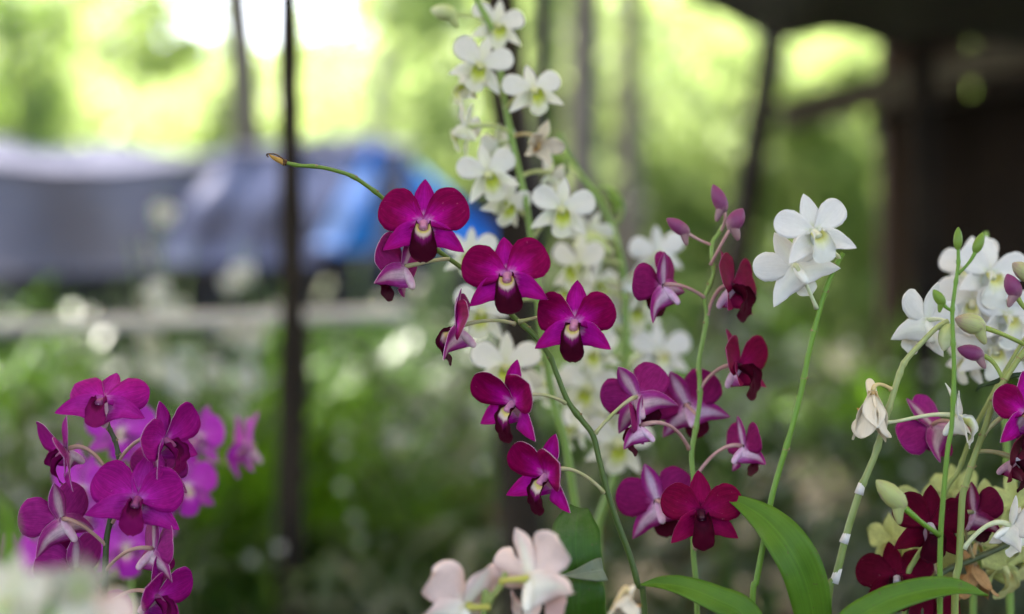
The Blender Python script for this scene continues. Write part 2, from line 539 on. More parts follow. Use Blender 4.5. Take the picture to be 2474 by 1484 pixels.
def lip_geo(rng, s=1.0, nu=20, nv=15, wide=1.0, th=0.0005):
    uc = np.array([0, .2, .4, .52, .62, .75, .88, 1.0])
    f = np.interp(np.linspace(0, 1, nu), uc, np.array([1, 5.0, 9.0, 10.6, 11.2, 10.8, 9.6, 8.0])) * 1e-3
    d = np.interp(np.linspace(0, 1, nu), uc, np.array([2.5, 5.5, 8.6, 11.0, 14.0, 19.0, 24.0, 28.0])) * 1e-3
    u = np.linspace(0, 1, nu)
    k = np.array([.25, .5, .25])
    for _ in range(2):
        f[1:-1] = np.convolve(f, k, 'valid'); d[1:-1] = np.convolve(d, k, 'valid')
    hw = np.interp(u, [0, .1, .25, .4, .55, .68, .8, .9, .96, 1.0], np.array([4.0, 8.0, 10.5, 10.5, 8.6, 8.8, 9.2, 7.8, 5.4, 1.6])) * 1e-3 * wide
    r = np.interp(u, [0, .3, .45, .58, .7, 1.0], np.array([4.6, 5.0, 6.0, 9.0, 16.0, 20.0])) * 1e-3
    v = np.linspace(-1, 1, nv)
    tf, td = np.gradient(f), np.gradient(d)
    nn = np.hypot(tf, td); tf, td = tf / nn, td / nn
    sgn = np.interp(u, [0, .6, .75, 1.0], [1, 1, 0.15, -0.5])
    uu, vv = np.meshgrid(u, v, indexing='ij')
    S = vv * hw[:, None]
    rr = r[:, None]
    x = rr * np.sin(np.clip(S / rr, -2.1, 2.1))
    up = rr * (1 - np.cos(np.clip(S / rr, -2.1, 2.1))) * sgn[:, None]
    ph = rng.uniform(0, 6.28, 2)
    up = up + 0.0009 * np.sin(uu * 26 + ph[0]) * np.abs(vv) ** 3
    up += 0.0010 * np.exp(-(vv / 0.12) ** 2) * (uu > 0.3) * (uu < 0.75)
    Y = -(f[:, None] + up * td[:, None])
    Z = -d[:, None] + up * tf[:, None]
    P = np.stack([x, Y, Z], -1)
    gu = np.gradient(P, axis=0); gv = np.gradient(P, axis=1)
    N = np.cross(gv, gu); N /= np.linalg.norm(N, axis=-1)[..., None] + 1e-12
    if N[nu // 2, nv // 2] @ np.array([0, -1, 0.5]) < 0:
        N = -N
    B = P - N * th
    V = np.concatenate([P.reshape(-1, 3), B.reshape(-1, 3)]) * s
    U = np.stack([uu.ravel(), vv.ravel() * .5 + .5], 1); U = np.concatenate([U, U])
    F, fm, o = [], [], nu * nv
    for i in range(nu - 1):
        for j in range(nv - 1):
            a, b, c, d2 = i * nv + j, i * nv + j + 1, (i + 1) * nv + j + 1, (i + 1) * nv + j
            F.append((d2, c, b, a)); fm.append(0)
            F.append((o + a, o + b, o + c, o + d2)); fm.append(1)
    ring = [i * nv for i in range(nu)] + [(nu - 1) * nv + j for j in range(1, nv)] + [i * nv + nv - 1 for i in range(nu - 2, -1, -1)] + [j for j in range(nv - 2, 0, -1)]
    for a, b in zip(ring, ring[1:] + ring[:1]):
        F.append((a, b, o + b, o + a)); fm.append(2)
    return V, F, U, fm


def flower_parts(rng, style):
    """list of (name, geometry, kind) in flower space: faces -Y, Z up, about 60 mm across"""
    st = dict(pL=.0325, pW=.0315, pang=64, plean=1, pbend=-8, pcup=.10, ruf=.012, dL=.0305, dW=.0155, dlean=-4, dbend=-6,
              lL=.0345, lW=.0155, lang=127, llean=15, lbend=-10, lip=1.0, lipw=1.12, jit=1.0, um=.60, pq=.5)
    st.update(style)
    j = st['jit']
    g = lambda s: rng.normal(0, s) * j
    out = []
    for sg in (-1, 1):
        out.append(('petal', petal_geo(st['pL'] * (1 + g(.02)), st['pW'] * (1 + g(.03)), st['um'], .17, 2.3, st['pq'], R(st['plean'] + g(5)), R(st['pbend'] + g(7)),
                                       st['pcup'] + g(.05), st['ruf'], R(g(6)), R(sg * (st['pang'] + g(3))), .0009, rng=rng), 'petal'))
    out.append(('dorsal_sepal', petal_geo(st['dL'], st['dW'], .48, .42, 1.7, .85, R(st['dlean'] + g(4)), R(st['dbend'] + g(6)), .16 + g(.05), st['ruf'] * .5, R(g(6)), R(g(3)), 0, rng=rng), 'sepal'))
    for sg in (-1, 1):
        out.append(('lateral_sepal', petal_geo(st['lL'] * (1 + g(.02)), st['lW'], .42, .52, 1.6, .88, R(st['llean'] + g(5)), R(st['lbend'] + g(8)),
                                               .16 + g(.05), st['ruf'] * .6, R(sg * 8 + g(6)), R(sg * (st['lang'] + g(3))), 0, rng=rng, keel=.01, chin=sg), 'sepal'))
    if st['lip']:
        out.append(('lip', lip_geo(rng, st['lip'], wide=st['lipw']), 'lip'))
    return out


def column_geo():
    pts = [(0, .0015, 0), (0, -.002, -.0012), (0, -.0048, -.0030), (0, -.0066, -.0046), (0, -.0074, -.0056)]
    V, F, U = tube(catmull(pts, 3), np.interp(np.linspace(0, 1, 13), [0, .3, .7, .9, 1], [.0030, .0027, .0030, .0026, .0008]), 10)
    V[:, 0] *= 1.12
    return V, F, U


def anther_geo():
    a = []
    for i, (rz, rr) in enumerate([(-1, .05), (-.7, .7), (0, 1), (.7, .7), (1, .05)]):
        for k in range(8):
            an = k / 8 * 6.2832
            a.append((math.cos(an) * rr * .0011, rz * .0010 - .0070, math.sin(an) * rr * .0009 - .0050))
    F = [(i * 8 + k, i * 8 + (k + 1) % 8, (i + 1) * 8 + (k + 1) % 8, (i + 1) * 8 + k) for i in range(4) for k in range(8)]
    return np.array(a), F


def spur_geo():
    pts = [(0, -.0005, -.0015), (0, .0035, -.0055), (0, .0075, -.0095), (0, .0105, -.0135), (0, .0118, -.0165)]
    V, F, U = tube(catmull(pts, 3), np.interp(np.linspace(0, 1, 13), [0, .35, .7, .92, 1], [.0034, .0036, .0030, .0022, .0007]), 10)
    return V, F, U


NF = [0]


def rotm(yaw, pitch, roll):
    return Matrix.Rotation(R(yaw), 4, 'Z') @ Matrix.Rotation(R(-pitch), 4, 'X') @ Matrix.Rotation(R(roll), 4, 'Y')


def flower(plant, key, x, y, d, size, yaw=0, pitch=0, roll=0, stalk=None, label=None, sag=0.0, prad=.0013, mats=None, **style):
    """a flower (part) with petals, sepals, lip, column, spur and stalk (sub-parts)"""
    NF[0] += 1
    rng = rnd(1000 + NF[0])
    s = size * kk(d) / 0.0600
    M = Matrix.Translation(at(x, y, d)) @ rotm(yaw, pitch, roll) @ Matrix.Scale(s, 4)
    inv = Matrix.Translation(-plant.location)
    J = Join()
    V, F, U = column_geo(); J.add(V, F, U, 0)
    V, F = anther_geo(); J.add(V, F, None, 1)
    if 'anther_cap' not in MATS:
        plain_mat('anther_cap', (.62, .56, .60), (.74, .70, .70), 400, .4, .4, .1)
    o = link('flower', J.mesh('flower', [key + '_column', 'anther_cap']), plant)
    o.matrix_local = inv @ M
    if label:
        o['label'] = label
    mm = dict(petal=key + '_petal', sepal=key + '_sepal', lip=key + '_lip')
    for nm, (V, F, U, fm), kind in flower_parts(rng, style):
        back = {'petal': key + '_petal_back', 'sepal': key + '_underside', 'lip': key + '_lip'}[kind]
        link(nm, new_mesh(nm, V, F, [mm[kind], back, key + ('_lip' if kind == 'lip' else '_rim')], fm, U), o)
    if style.get('spur', True):
        V, F, U = spur_geo()
        link('spur', new_mesh('spur', V, F, [key + '_spur'], None, U), o)
    if stalk is not None:
        Mi = M.inverted()
        S = at(stalk[0], stalk[1], stalk[2] if len(stalk) > 2 else d + .008)
        P = M @ Vector((0, .0015, .0006))
        bdir = (M.to_3x3() @ Vector((0, 1, .25))).normalized()
        L = (S - P).length
        P2 = P + bdir * min(.40 * L, .022)
        P1 = S + (P2 - S) * .38 + Vector((0, 0, .05 * L - sag))
        ts = np.linspace(0, 1, 15)
        pts = [tuple(S * (1 - t) ** 3 + P1 * 3 * t * (1 - t) ** 2 + P2 * 3 * t * t * (1 - t) + P * t ** 3) for t in ts]
        pr = np.interp(ts, [0, .08, .5, 1], [1.5, 1.0, .95, 1.35]) * prad
        V, F, U = tube(pts, pr, 8)
        V = np.array([tuple(Mi @ Vector(v)) for v in V])
        link('flower_stalk', new_mesh('flower_stalk', V, F, [key + '_pedicel'], None, U), o)
    return o


def stem(plant, pts, r0, r1, mat, nodes=(), name='stem', scar=None, sides=10, bump=.35, top_depth=None):
    """pts: (x, y, depth) from the tip downwards. A swollen ring at each node fraction."""
    W = [at(*p) for p in pts]
    C = catmull(W, 10)
    C = C[::-1]
    t = np.linspace(0, 1, len(C))
    rad = r0 + (r1 - r0) * t
    for f in nodes:
        rad = rad * (1 + bump * np.exp(-((t - f) / .008) ** 2))
    V, F, U = tube(C, rad, sides)
    V = V - np.array(plant.location)
    o = link(name, new_mesh(name, V, F, [mat], None, U), plant)
    if scar:
        for f in nodes:
            i = min(int(f * (len(C) - 1)), len(C) - 2)
            tt = C[i + 1] - C[i]; tt /= np.linalg.norm(tt)
            rr = r0 + (r1 - r0) * f
            V, F, U = tube([C[i] - tt * .0007, C[i], C[i] + tt * .0007], np.array([1.02, 1.26, 1.02]) * rr, sides)
            sd = np.array([1.0 if (i % 2) else -1.0, -.5, .3]); sd /= np.linalg.norm(sd)
            V2, F2, U2 = tube([C[i] + sd * rr * .6, C[i] + sd * rr * 1.25, C[i] + sd * (rr * 1.6 + .0003)], [.0011, .0010, .0005], 8)
            F = F + [tuple(q + len(V) for q in f) for f in F2]
            V = np.concatenate([V, V2]); U = np.concatenate([U, U2])
            link('node_ring', new_mesh('node_ring', V - np.array(plant.location), F, [scar], None, U), o)
    return o, C


def bud(plant, key_mat, x, y, d, x2, y2, w, stalk=None, smat='magenta_pedicel', prad=.0011, spur=True, dz=0.0):
    """a closed bud from its base (x, y) to its tip (x2, y2); w = full width in layout units"""
    A, B = at(x, y, d), at(x2, y2, d - dz)
    ax = (B - A); L = ax.length; ax.normalize()
    W = w * kk(d) / 2
    prof = [(0, .30), (.08, .62), (.22, .90), (.40, 1.0), (.60, .93), (.78, .70), (.90, .42), (.97, .20), (1.0, .05)]
    pts = [tuple(A + ax * (L * p)) for p, _ in prof]
    V, F, U = tube(pts, [q * W for _, q in prof], 14)
    c = np.array(A)
    ang = np.arctan2((V - c)[:, 2], (V - c)[:, 0])
    ridge = 1 + .0 * ang
    if spur:
        side = ax.cross(Vector((0, 1, 0)))
        if side.z > 0:
            side = -side
        sp = [tuple(A + ax * (L * .22)), tuple(A + ax * (L * .06) + side * W * .7), tuple(A - ax * (L * .10) + side * W * 1.25), tuple(A - ax * (L * .17) + side * W * 1.5)]
        V2, F2, U2 = tube(catmull(sp, 3), np.linspace(.75, .14, 10) * W, 10)
        U2[:, 0] *= .1
        F = F + [tuple(i + len(V) for i in f) for f in F2]
        V = np.concatenate([V, V2]); U = np.concatenate([U, U2])
    loc = np.array(plant.location)
    o = link('bud', new_mesh('bud', V - loc, F, [key_mat], None, U), plant)
    if stalk is not None:
        S = at(stalk[0], stalk[1], stalk[2] if len(stalk) > 2 else d + .004)
        E = A + ax * (L * .05)
        P2 = A - ax * min((S - A).length * .35, .02)
        P1 = S + (P2 - S) * .4
        ts = np.linspace(0, 1, 12)
        pp = [tuple(S * (1 - t) ** 3 + P1 * 3 * t * (1 - t) ** 2 + P2 * 3 * t * t * (1 - t) + E * t ** 3) for t in ts]
        V, F, U = tube(pp, np.interp(ts, [0, .1, .6, 1], [1.4, 1, 1, 1.3]) * prad, 8)
        link('bud_stalk', new_mesh('bud_stalk', V - loc, F, [smat], None, U), o)
    return o


def bud_mat(name, base, tip, streak, f0=.25, f1=.8):
    t = NT(name)
    uvv, u, v, av = t.uv()
    nz = t.noise(t.obj(), 160.0, 3.0)
    uu = t.math('ADD', u, t.math('MULTIPLY', t.math('SUBTRACT', nz, .5), .4))
    c = t.mix(t.smooth(uu, f0, f1), base, tip)
    st = t.noise(t.scaled(uvv, (1.5, 14.0, 1.0)), 2.0, 2.0)
    c = t.mix(t.smooth(st, .5, .7, 0, .6), c, streak)
    t.bump(st, .3, .0008)
    return t.finish(c, .42, .35, .12, c)


bud_mat('bud_plum', (.34, .21, .22), (.20, .035, .13), (.14, .02, .10), -.05, .42)
bud_mat('bud_green', (.16, .27, .035), (.13, .25, .025), (.20, .30, .05))
bud_mat('bud_pale', (.38, .44, .16), (.34, .40, .15), (.28, .12, .22), .3, .9)
bud_mat('bud_blush', (.40, .46, .18), (.34, .28, .20), (.24, .05, .18), .3, .9)
bud_mat('bud_cream', (.42, .50, .20), (.62, .66, .42), (.52, .58, .30))


def leaf(plant, mid, widths, d_tip=0, fold=.22, mats=('leaf_front', 'leaf_back'), name='leaf', side=(0, 0, 1), th=.0009, nv=9, wave=.0015, seed=0):
    """a strap leaf along mid points (x, y, depth); widths in layout units (full) at each mid point"""
    C = catmull([at(*p) for p in mid], 8)
    n = len(C)
    wd = np.maximum(catmull([(w_, 0, 0) for w_ in widths], 24)[:, 0], 1.0)
    wd = np.interp(np.linspace(0, 1, n), np.linspace(0, 1, len(wd)), wd) * kk(mid[0][2]) / 2
    tan = np.gradient(C, axis=0); tan /= np.linalg.norm(tan, axis=1)[:, None]
    view = np.array(side, float)
    S = np.cross(tan, view); S /= np.linalg.norm(S, axis=1)[:, None]
    N = np.cross(S, tan)
    v = np.linspace(-1, 1, nv)
    rng = rnd(77 + seed); ph = rng.uniform(0, 6, 2)
    uu = np.linspace(0, 1, n)
    P = C[:, None, :] + S[:, None, :] * (v[None, :, None] * wd[:, None, None]) \
        + N[:, None, :] * ((fold * np.abs(v)[None, :] * wd[:, None] + wave * np.sin(uu * 11 + ph[0])[:, None] * v[None, :] ** 2)[..., None])
    B = P - N[:, None, :] * th
    V = np.concatenate([P.reshape(-1, 3), B.reshape(-1, 3)]) - np.array(plant.location)
    U = np.stack(np.meshgrid(uu, v * .5 + .5, indexing='ij'), -1).reshape(-1, 2); U = np.concatenate([U, U])
    F, fm, o = [], [], n * nv
    for i in range(n - 1):
        for j in range(nv - 1):
            a, b, c, d = i * nv + j, i * nv + j + 1, (i + 1) * nv + j + 1, (i + 1) * nv + j
            F.append((a, b, c, d)); fm.append(0)
            F.append((o + d, o + c, o + b, o + a)); fm.append(1)
    ring = [i * nv for i in range(n)] + [(n - 1) * nv + j for j in range(1, nv)] + [i * nv + nv - 1 for i in range(n - 2, -1, -1)] + [j for j in range(nv - 2, 0, -1)]
    for a, b in zip(ring, ring[1:] + ring[:1]):
        F.append((a, b, o + b, o + a)); fm.append(1)
    return link(name, new_mesh(name, V, F, list(mats), fm, U), plant)


# ------------------------------------------------------------------ setting materials
plain_mat('soil', (.028, .022, .014), (.055, .044, .028), 3.0, .95, .1, 0, .6, .02)
plain_mat('bark_dark', (.009, .007, .006), (.030, .024, .018), 14, .9, .15, 0, .7, .01, (1, 1, .25))
plain_mat('bark_grey', (.045, .038, .030), (.095, .083, .066), 10, .9, .15, 0, .7, .01, (1, 1, .25))
plain_mat('bark_mid', (.080, .062, .042), (.150, .120, .085), 8, .9, .15, 0, .7, .01, (1, 1, .3))
plain_mat('bark_pale', (.18, .17, .14), (.32, .30, .26), 8, .9, .15, 0, .7, .01, (1, 1, .3))
plain_mat('bark_brown', (.045, .034, .024), (.10, .078, .055), 10, .9, .15, 0, .7, .01, (1, 1, .3))
plain_mat('tarp_grey', (.060, .053, .061), (.088, .079, .088), 1.2, .55, .4, .03, .35, .03)
plain_mat('tarp_lavender', (.100, .098, .142), (.140, .136, .190), 1.0, .5, .4, .03, .35, .03)
plain_mat('tarp_roof', (.036, .037, .058), (.052, .054, .082), 1.0, .9, .04, .03, .35, .03)
plain_mat('tarp_blue', (.008, .17, .50), (.018, .26, .66), 1.4, .42, .4, .35, .35, .03)
plain_mat('concrete_rail', (.50, .49, .48), (.66, .65, .64), 6, .85, .2, 0, .5, .004)
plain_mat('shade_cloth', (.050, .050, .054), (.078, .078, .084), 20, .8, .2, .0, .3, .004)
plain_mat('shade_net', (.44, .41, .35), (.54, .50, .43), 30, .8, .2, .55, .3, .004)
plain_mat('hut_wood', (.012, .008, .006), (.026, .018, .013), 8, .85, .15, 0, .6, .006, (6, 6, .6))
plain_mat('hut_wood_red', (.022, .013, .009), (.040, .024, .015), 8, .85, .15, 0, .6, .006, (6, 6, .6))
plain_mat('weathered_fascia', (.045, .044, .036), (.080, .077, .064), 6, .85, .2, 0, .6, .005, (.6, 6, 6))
plain_mat('terracotta', (.22, .085, .045), (.32, .13, .07), 30, .85, .2)
plain_mat('bench_wood', (.10, .085, .065), (.18, .155, .12), 9, .85, .15, 0, .5, .004, (.6, 8, 8))


def canopy_mat(name, c1, c2, t1, trans=.45):
    t = NT(name)
    info = t.n('ShaderNodeNewGeometry')
    r = info.outputs['Random Per Island']
    c = t.mix(r, c1, c2)
    tc = t.mix(r, t1, tuple(min(1, x * 1.35) for x in t1))
    return t.finish(c, .45, .35, trans, tc)


canopy_mat('foliage_lime', (.080, .135, .022), (.140, .195, .040), (.29, .37, .125), .56)
canopy_mat('foliage_green', (.045, .100, .014), (.075, .130, .018), (.27, .37, .085), .53)
canopy_mat('foliage_dark', (.030, .060, .012), (.050, .085, .014), (.11, .19, .02), .35)
canopy_mat('bed_green', (.026, .056, .012), (.048, .088, .018), (.05, .11, .014), .3)
canopy_mat('bed_vivid', (.080, .190, .012), (.120, .245, .016), (.16, .34, .014), .38)
canopy_mat('bed_grey', (.060, .080, .046), (.150, .175, .115), (.12, .17, .07), .25)
canopy_mat('bed_dark', (.018, .046, .010), (.034, .072, .014), (.05, .10, .012), .25)
canopy_mat('dry_leaf', (.12, .08, .04), (.20, .14, .07), (.14, .10, .04), .2)

# ------------------------------------------------------------------ ground
gx = np.linspace(-80, 80, 41); gy = np.linspace(-60, 140, 51)
X, Y = np.meshgrid(gx, gy, indexing='ij')
Z = .04 * np.sin(X * .7) * np.cos(Y * .6) * (np.hypot(X, Y) > 9)
Vg = np.stack([X, Y, Z], -1).reshape(-1, 3)
Fg = [(i * 51 + j, (i + 1) * 51 + j, (i + 1) * 51 + j + 1, i * 51 + j + 1) for i in range(40) for j in range(50)]
tag(link('ground', new_mesh('ground', Vg, Fg, ['soil'])), kind='structure')


# ------------------------------------------------------------------ trees behind the nursery
def leaf_cloud(rng, centres, n, size, flat=.3):
    """n small bent leaves spread over clumps: centres = [(x, y, z, rx, rz)]"""
    c = np.array(centres, float)
    k = rng.integers(0, len(c), n)
    d = rng.normal(0, 1, (n, 3)); d /= np.linalg.norm(d, axis=1)[:, None]
    rr = rng.uniform(0, 1, n) ** .45
    P = c[k, :3] + d * rr[:, None] * np.stack([c[k, 3], c[k, 3], c[k, 4]], 1)
    s = size * rng.uniform(.6, 1.4, n)
    a = rng.normal(0, 1, (n, 3)); a[:, 2] -= .4; a /= np.linalg.norm(a, axis=1)[:, None]
    b = np.cross(a, rng.normal(0, 1, (n, 3)) * np.array([1, 1, flat]) + np.array([0, 0, 1.0])); b /= np.linalg.norm(b, axis=1)[:, None]
    nn = np.cross(a, b)
    p0 = P; p1 = P + a * s[:, None] * .5 + b * s[:, None] * .24 + nn * s[:, None] * .06
    p2 = P + a * s[:, None]; p3 = P + a * s[:, None] * .5 - b * s[:, None] * .24 + nn * s[:, None] * .06
    V = np.stack([p0, p1, p2, p3], 1).reshape(-1, 3)
    i = np.arange(n) * 4
    F = np.concatenate([np.stack([i, i + 1, i + 2], 1), np.stack([i, i + 2, i + 3], 1)])
    return V, [tuple(f) for f in F]


def make_tree_meshes(seed, h, crown_lo, crown_hi, rad, nleaf, lsize, bark, fol, tr=.10, clumps=26):
    rng = rnd(seed)
    J = Join()
    base = np.array([0, 0, -.05])
    pts = [base + np.array([rng.normal(0, .03 * h * t), rng.normal(0, .03 * h * t), h * .92 * t]) for t in np.linspace(0, 1, 6)]
    C = catmull(pts, 4)
    V, F, U = tube(C, tr * (1 - .75 * np.linspace(0, 1, len(C))), 8)
    J.add(V, F, U)
    cl = []
    for i in range(clumps):
        a = rng.uniform(0, 6.283); z = rng.uniform(crown_lo, crown_hi)
        f = 1 - abs((z - crown_lo) / (crown_hi - crown_lo) - .42) * .9
        r = rad * f * rng.uniform(.35, 1.0)
        p = np.array([math.cos(a) * r, math.sin(a) * r, z])
        cl.append((*p, rad * rng.uniform(.20, .36), rad * rng.uniform(.14, .26)))
        if i % 2 == 0:
            t0 = np.clip((z - .6 * r) / (h * .92), .15, .95)
            s = C[int(t0 * (len(C) - 1))]
            m = (s + p) / 2 + np.array([0, 0, .08 * r])
            V, F, U = tube(catmull([s, m, p], 4), np.linspace(tr * .35, tr * .06, 9), 6)
            J.add(V, F, U)
    trunk = J.mesh('trunk', [bark])
    V, F = leaf_cloud(rng, cl, nleaf, lsize)
    crown = new_mesh('crown', V, F, [fol], None, None, False)
    return trunk, crown


TM = {}
for i in range(4):
    TM['lime', i] = make_tree_meshes(200 + i, 4.4, .5, 4.6, 1.9, 3500, .17, 'bark_brown', 'foliage_lime', .08, 34)
for i in range(3):
    TM['green', i] = make_tree_meshes(220 + i, 4.6, .6, 4.8, 1.9, 3500, .18, 'bark_brown', 'foliage_green', .09, 34)
for i in range(2):
    TM['dark', i] = make_tree_meshes(240 + i, 5.0, .8, 5.4, 1.8, 3500, .17, 'bark_dark', 'foliage_dark', .10, 34)


def tree(kind, x, y, d, top, label, group=None, rot=None, wide=1.0, seed=0):
    """x in layout units, top = layout y of the crown's top at depth d"""
    tr, cr = TM[kind]
    p = at(x, 742, d)
    h = (HCAM + (FH / 2 - top) * kk(d)) / 4.9
    e = empty('broadleaf_tree', (p.x, d, 0), label, 'tree', group)
    e.rotation_euler = (0, 0, rot if rot is not None else random.random() * 6.28)
    e.scale = (h * wide, h * wide, h)
    link('trunk', tr, e); link('crown', cr, e)
    return e


random.seed(11)
rows = []
GT = 'sunlit trees beyond the nursery'
LT = 'sunlit yellow green broadleaf tree blurred far beyond the nursery'
for i, x in enumerate(np.linspace(-500, 2900, 13)):
    d = 17 + 3 * random.random()
    top = random.uniform(105, 160) if 120 < x < 1000 else random.uniform(-250, -60)
    tree(('lime', i % 4), x + random.uniform(-60, 60), 0, d, top, LT, GT, wide=1.25)
for i, x in enumerate(np.linspace(-700, 3100, 11)):
    d = 24 + 4 * random.random()
    top = random.uniform(95, 140) if 80 < x < 1050 else random.uniform(-300, -100)
    tree(('lime' if i % 3 else 'green', i % 3), x + random.uniform(-80, 80), 0, d, top, LT, GT, wide=1.3)
for i, x in enumerate(np.linspace(0, 1350, 13)):
    tree(('green' if i % 2 else 'lime', i % 3), x + random.uniform(-40, 40), 0, 31 + 3 * random.random(), random.uniform(90, 125) if 80 < x < 1050 else -150, LT, GT, wide=1.45)
for i, x in enumerate((-330, 1480, 1760, 2150, 2480)):
    tree(('lime' if i in (1, 2, 3) else 'green', i % 3), x, 0, 14 + random.random() * 2, (-160, -80, 60, 40, -120)[i],
         ('shady green tree beside the tarpaulin shelter at the far edge', 'mid green tree behind the row of thin trunks',
          'low bright green tree seen between leaning trunk and white blossoms', 'green tree seen under the dark shed roof', 'green tree hidden behind the dark shed')[i], None, wide=1.05)
tree(('dark', 0), 30, 0, 11.5, -60, 'dark green tree rising above the grey tarpaulin at the corner', None, wide=.42)


def tall_trunk(x0, y0, x1, y1, d, w0, w1, bark, label, crown='green', ci=0):
    """a slender tree whose crown is above the frame; (x0, y0) lower and (x1, y1) upper point of its axis"""
    a, b = at(x0, y0, d), at(x1, y1, d)
    sl = (b - a) / (b.z - a.z)
    foot = a - sl * (a.z + .05)
    topz = 7.5
    tp = a + sl * (topz - a.z)
    e = empty('slender_tree', (foot.x, foot.y, 0), label, 'tree')
    loc = np.array(foot) * np.array([1, 1, 0])
    rng = rnd(int(x0))
    n = 9
    pts = [np.array(foot + (tp - foot) * t) + (np.array([rng.normal(0, .012), rng.normal(0, .012), 0]) if 0 < t < 1 else 0) for t in np.linspace(0, 1, n)]
    C = catmull(pts, 4)
    V, F, U = tube(C, np.linspace(w0, w1, len(C)) * kk(d) / 2, 9)
    J = Join(); J.add(V - loc, F, U)
    cl = []
    for i in range(12):
        aa = rng.uniform(0, 6.28); r = rng.uniform(.3, 1.4); z = rng.uniform(5.6, 8.2)
        p = np.array(tp) * np.array([1, 1, 0]) + np.array([math.cos(aa) * r, math.sin(aa) * r, z])
        s = C[int(len(C) * .72) + i % 9]
        V, F, U = tube(catmull([s, (s + p) / 2 + np.array([0, 0, .15]), p], 3), np.linspace(.03, .008, 7), 6)
        J.add(V - loc, F, U); cl.append((*(p - loc), .55, .4))
    link('trunk', J.mesh('trunk', [bark]), e)
    V, F = leaf_cloud(rng, cl, 1600, .17)
    link('crown', new_mesh('crown', V, F, ['foliage_' + crown], None, None, False), e)
    return e


tall_trunk(598, 310, 572, 0, 14, 76, 84, 'bark_mid', 'pale grey slender trunk above the grey tarpaulin')
tall_trunk(918, 300, 940, 40, 17, 48, 48, 'bark_pale', 'faint pale trunk over the peak of the blue tarpaulin')
tall_trunk(1305, 450, 1314, 0, 9, 72, 56, 'bark_dark', 'thin dark trunk just beside the black post behind white blossoms', 'dark')
tall_trunk(1410, 520, 1414, 0, 11, 84, 74, 'bark_mid', 'thick grey brown trunk behind the tall white orchid spray')
tall_trunk(1524, 560, 1520, 0, 12.5, 60, 48, 'bark_mid', 'slim grey trunk between thick trunk and leaning trunk')
tall_trunk(1772, 660, 1872, 90, 6.8, 80, 50, 'bark_dark', 'dark leaning trunk near the corner of the shed roof', 'dark')


# ------------------------------------------------------------------ tarpaulin shelter
def sheet(nu, nv, fn, th=.004):
    P = np.array([[fn(u, v) for v in np.linspace(0, 1, nv)] for u in np.linspace(0, 1, nu)])
    gu, gv = np.gradient(P, axis=0), np.gradient(P, axis=1)
    N = np.cross(gu, gv); N /= np.linalg.norm(N, axis=-1)[..., None] + 1e-9
    B = P - N * th
    V = np.concatenate([P.reshape(-1, 3), B.reshape(-1, 3)])
    F, o = [], nu * nv
    for i in range(nu - 1):
        for j in range(nv - 1):
            a, b, c, d = i * nv + j, i * nv + j + 1, (i + 1) * nv + j + 1, (i + 1) * nv + j
            F.append((a, d, c, b)); F.append((o + a, o + b, o + c, o + d))
    ring = [i * nv for i in range(nu)] + [(nu - 1) * nv + j for j in range(1, nv)] + [i * nv + nv - 1 for i in range(nu - 2, -1, -1)] + [j for j in range(nv - 2, 0, -1)]
    for a, b in zip(ring, ring[1:] + ring[:1]):
        F.append((a, b, o + b, o + a))
    return V, F


DT = 9.0
sh = empty('tarpaulin_shelter', (-2.2, DT + 1, 0), 'low nursery shelter covered with sagging grey, lavender and blue tarpaulins', 'shelter')
SL = np.array(sh.location)
srng = rnd(5)


def add_sheet(name, V, F, mat):
    return link(name, new_mesh(name, V - SL, F, [mat]), sh)


def edge_y(x):      # layout y of the break between the hanging front and the roof slope
    return np.interp(x, [-400, 0, 120, 250, 420, 560, 700, 860, 985], [372, 395, 408, 408, 392, 372, 366, 362, 352])


def ridge_y(x):
    return np.interp(x, [-400, 0, 150, 350, 560, 620, 760, 985], [332, 340, 352, 362, 345, 318, 328, 335])


def front(u, v):
    x = -500 + u * (985 + 500)
    yb = np.interp(x, [-400, 400, 760, 985], [672, 655, 640, 620])
    y = yb + (edge_y(x) - yb) * v
    d = DT + .12 * v + .06 * math.sin(u * 31) * (1 - v) + .05 * math.sin(u * 17 + v * 3)
    p = at(x, y, DT)
    return (p.x, d, p.z)


V, F = sheet(60, 12, front); add_sheet('front_sheet', V, F, 'tarp_grey')


def top(u, v):
    x = -500 + u * (985 + 500)
    y = edge_y(x) + (ridge_y(x) - edge_y(x)) * v
    p = at(x, edge_y(x), DT)
    r = at(x, ridge_y(x), DT + 2.6)
    px = at(x, 0, DT).x
    return (px + (r.x - px) * v * .3, DT + .14 + 2.7 * v, p.z + .004 + (r.z - p.z) * v + .03 * math.sin(u * 26 + v * 4) * v)


V, F = sheet(60, 10, top); add_sheet('roof_sheet', V, F, 'tarp_roof')


def over(u, v):     # a lighter sheet thrown over the right half of the front
    xt = 545 + u * 400
    xb = 330 + u * 440
    x = xb + (xt - xb) * v
    y = 640 + (352 + 20 * abs(u - .6) - 640) * v
    d = DT - .09 + .12 * v + .03 * math.sin(u * 19 + v * 3) + .03 * math.sin(v * 9)
    p = at(x, y, DT)
    return (p.x, d, p.z)


V, F = sheet(36, 14, over); add_sheet('draped_sheet', V, F, 'tarp_lavender')


def blue(u, v):     # the hipped end
    xt = 900 + u * 90
    xb = 800 + u * 425
    x = xb + (xt - xb) * v
    y = 612 + (345 - 612) * v - 25 * (1 - v) * u + 30 * u * v
    d = DT - .16 + .12 * v + .5 * u + .05 * math.sin(u * 15 + v * 6)
    p = at(x, y, DT)
    return (p.x, d, p.z)


V, F = sheet(28, 14, blue); add_sheet('blue_sheet', V, F, 'tarp_blue')


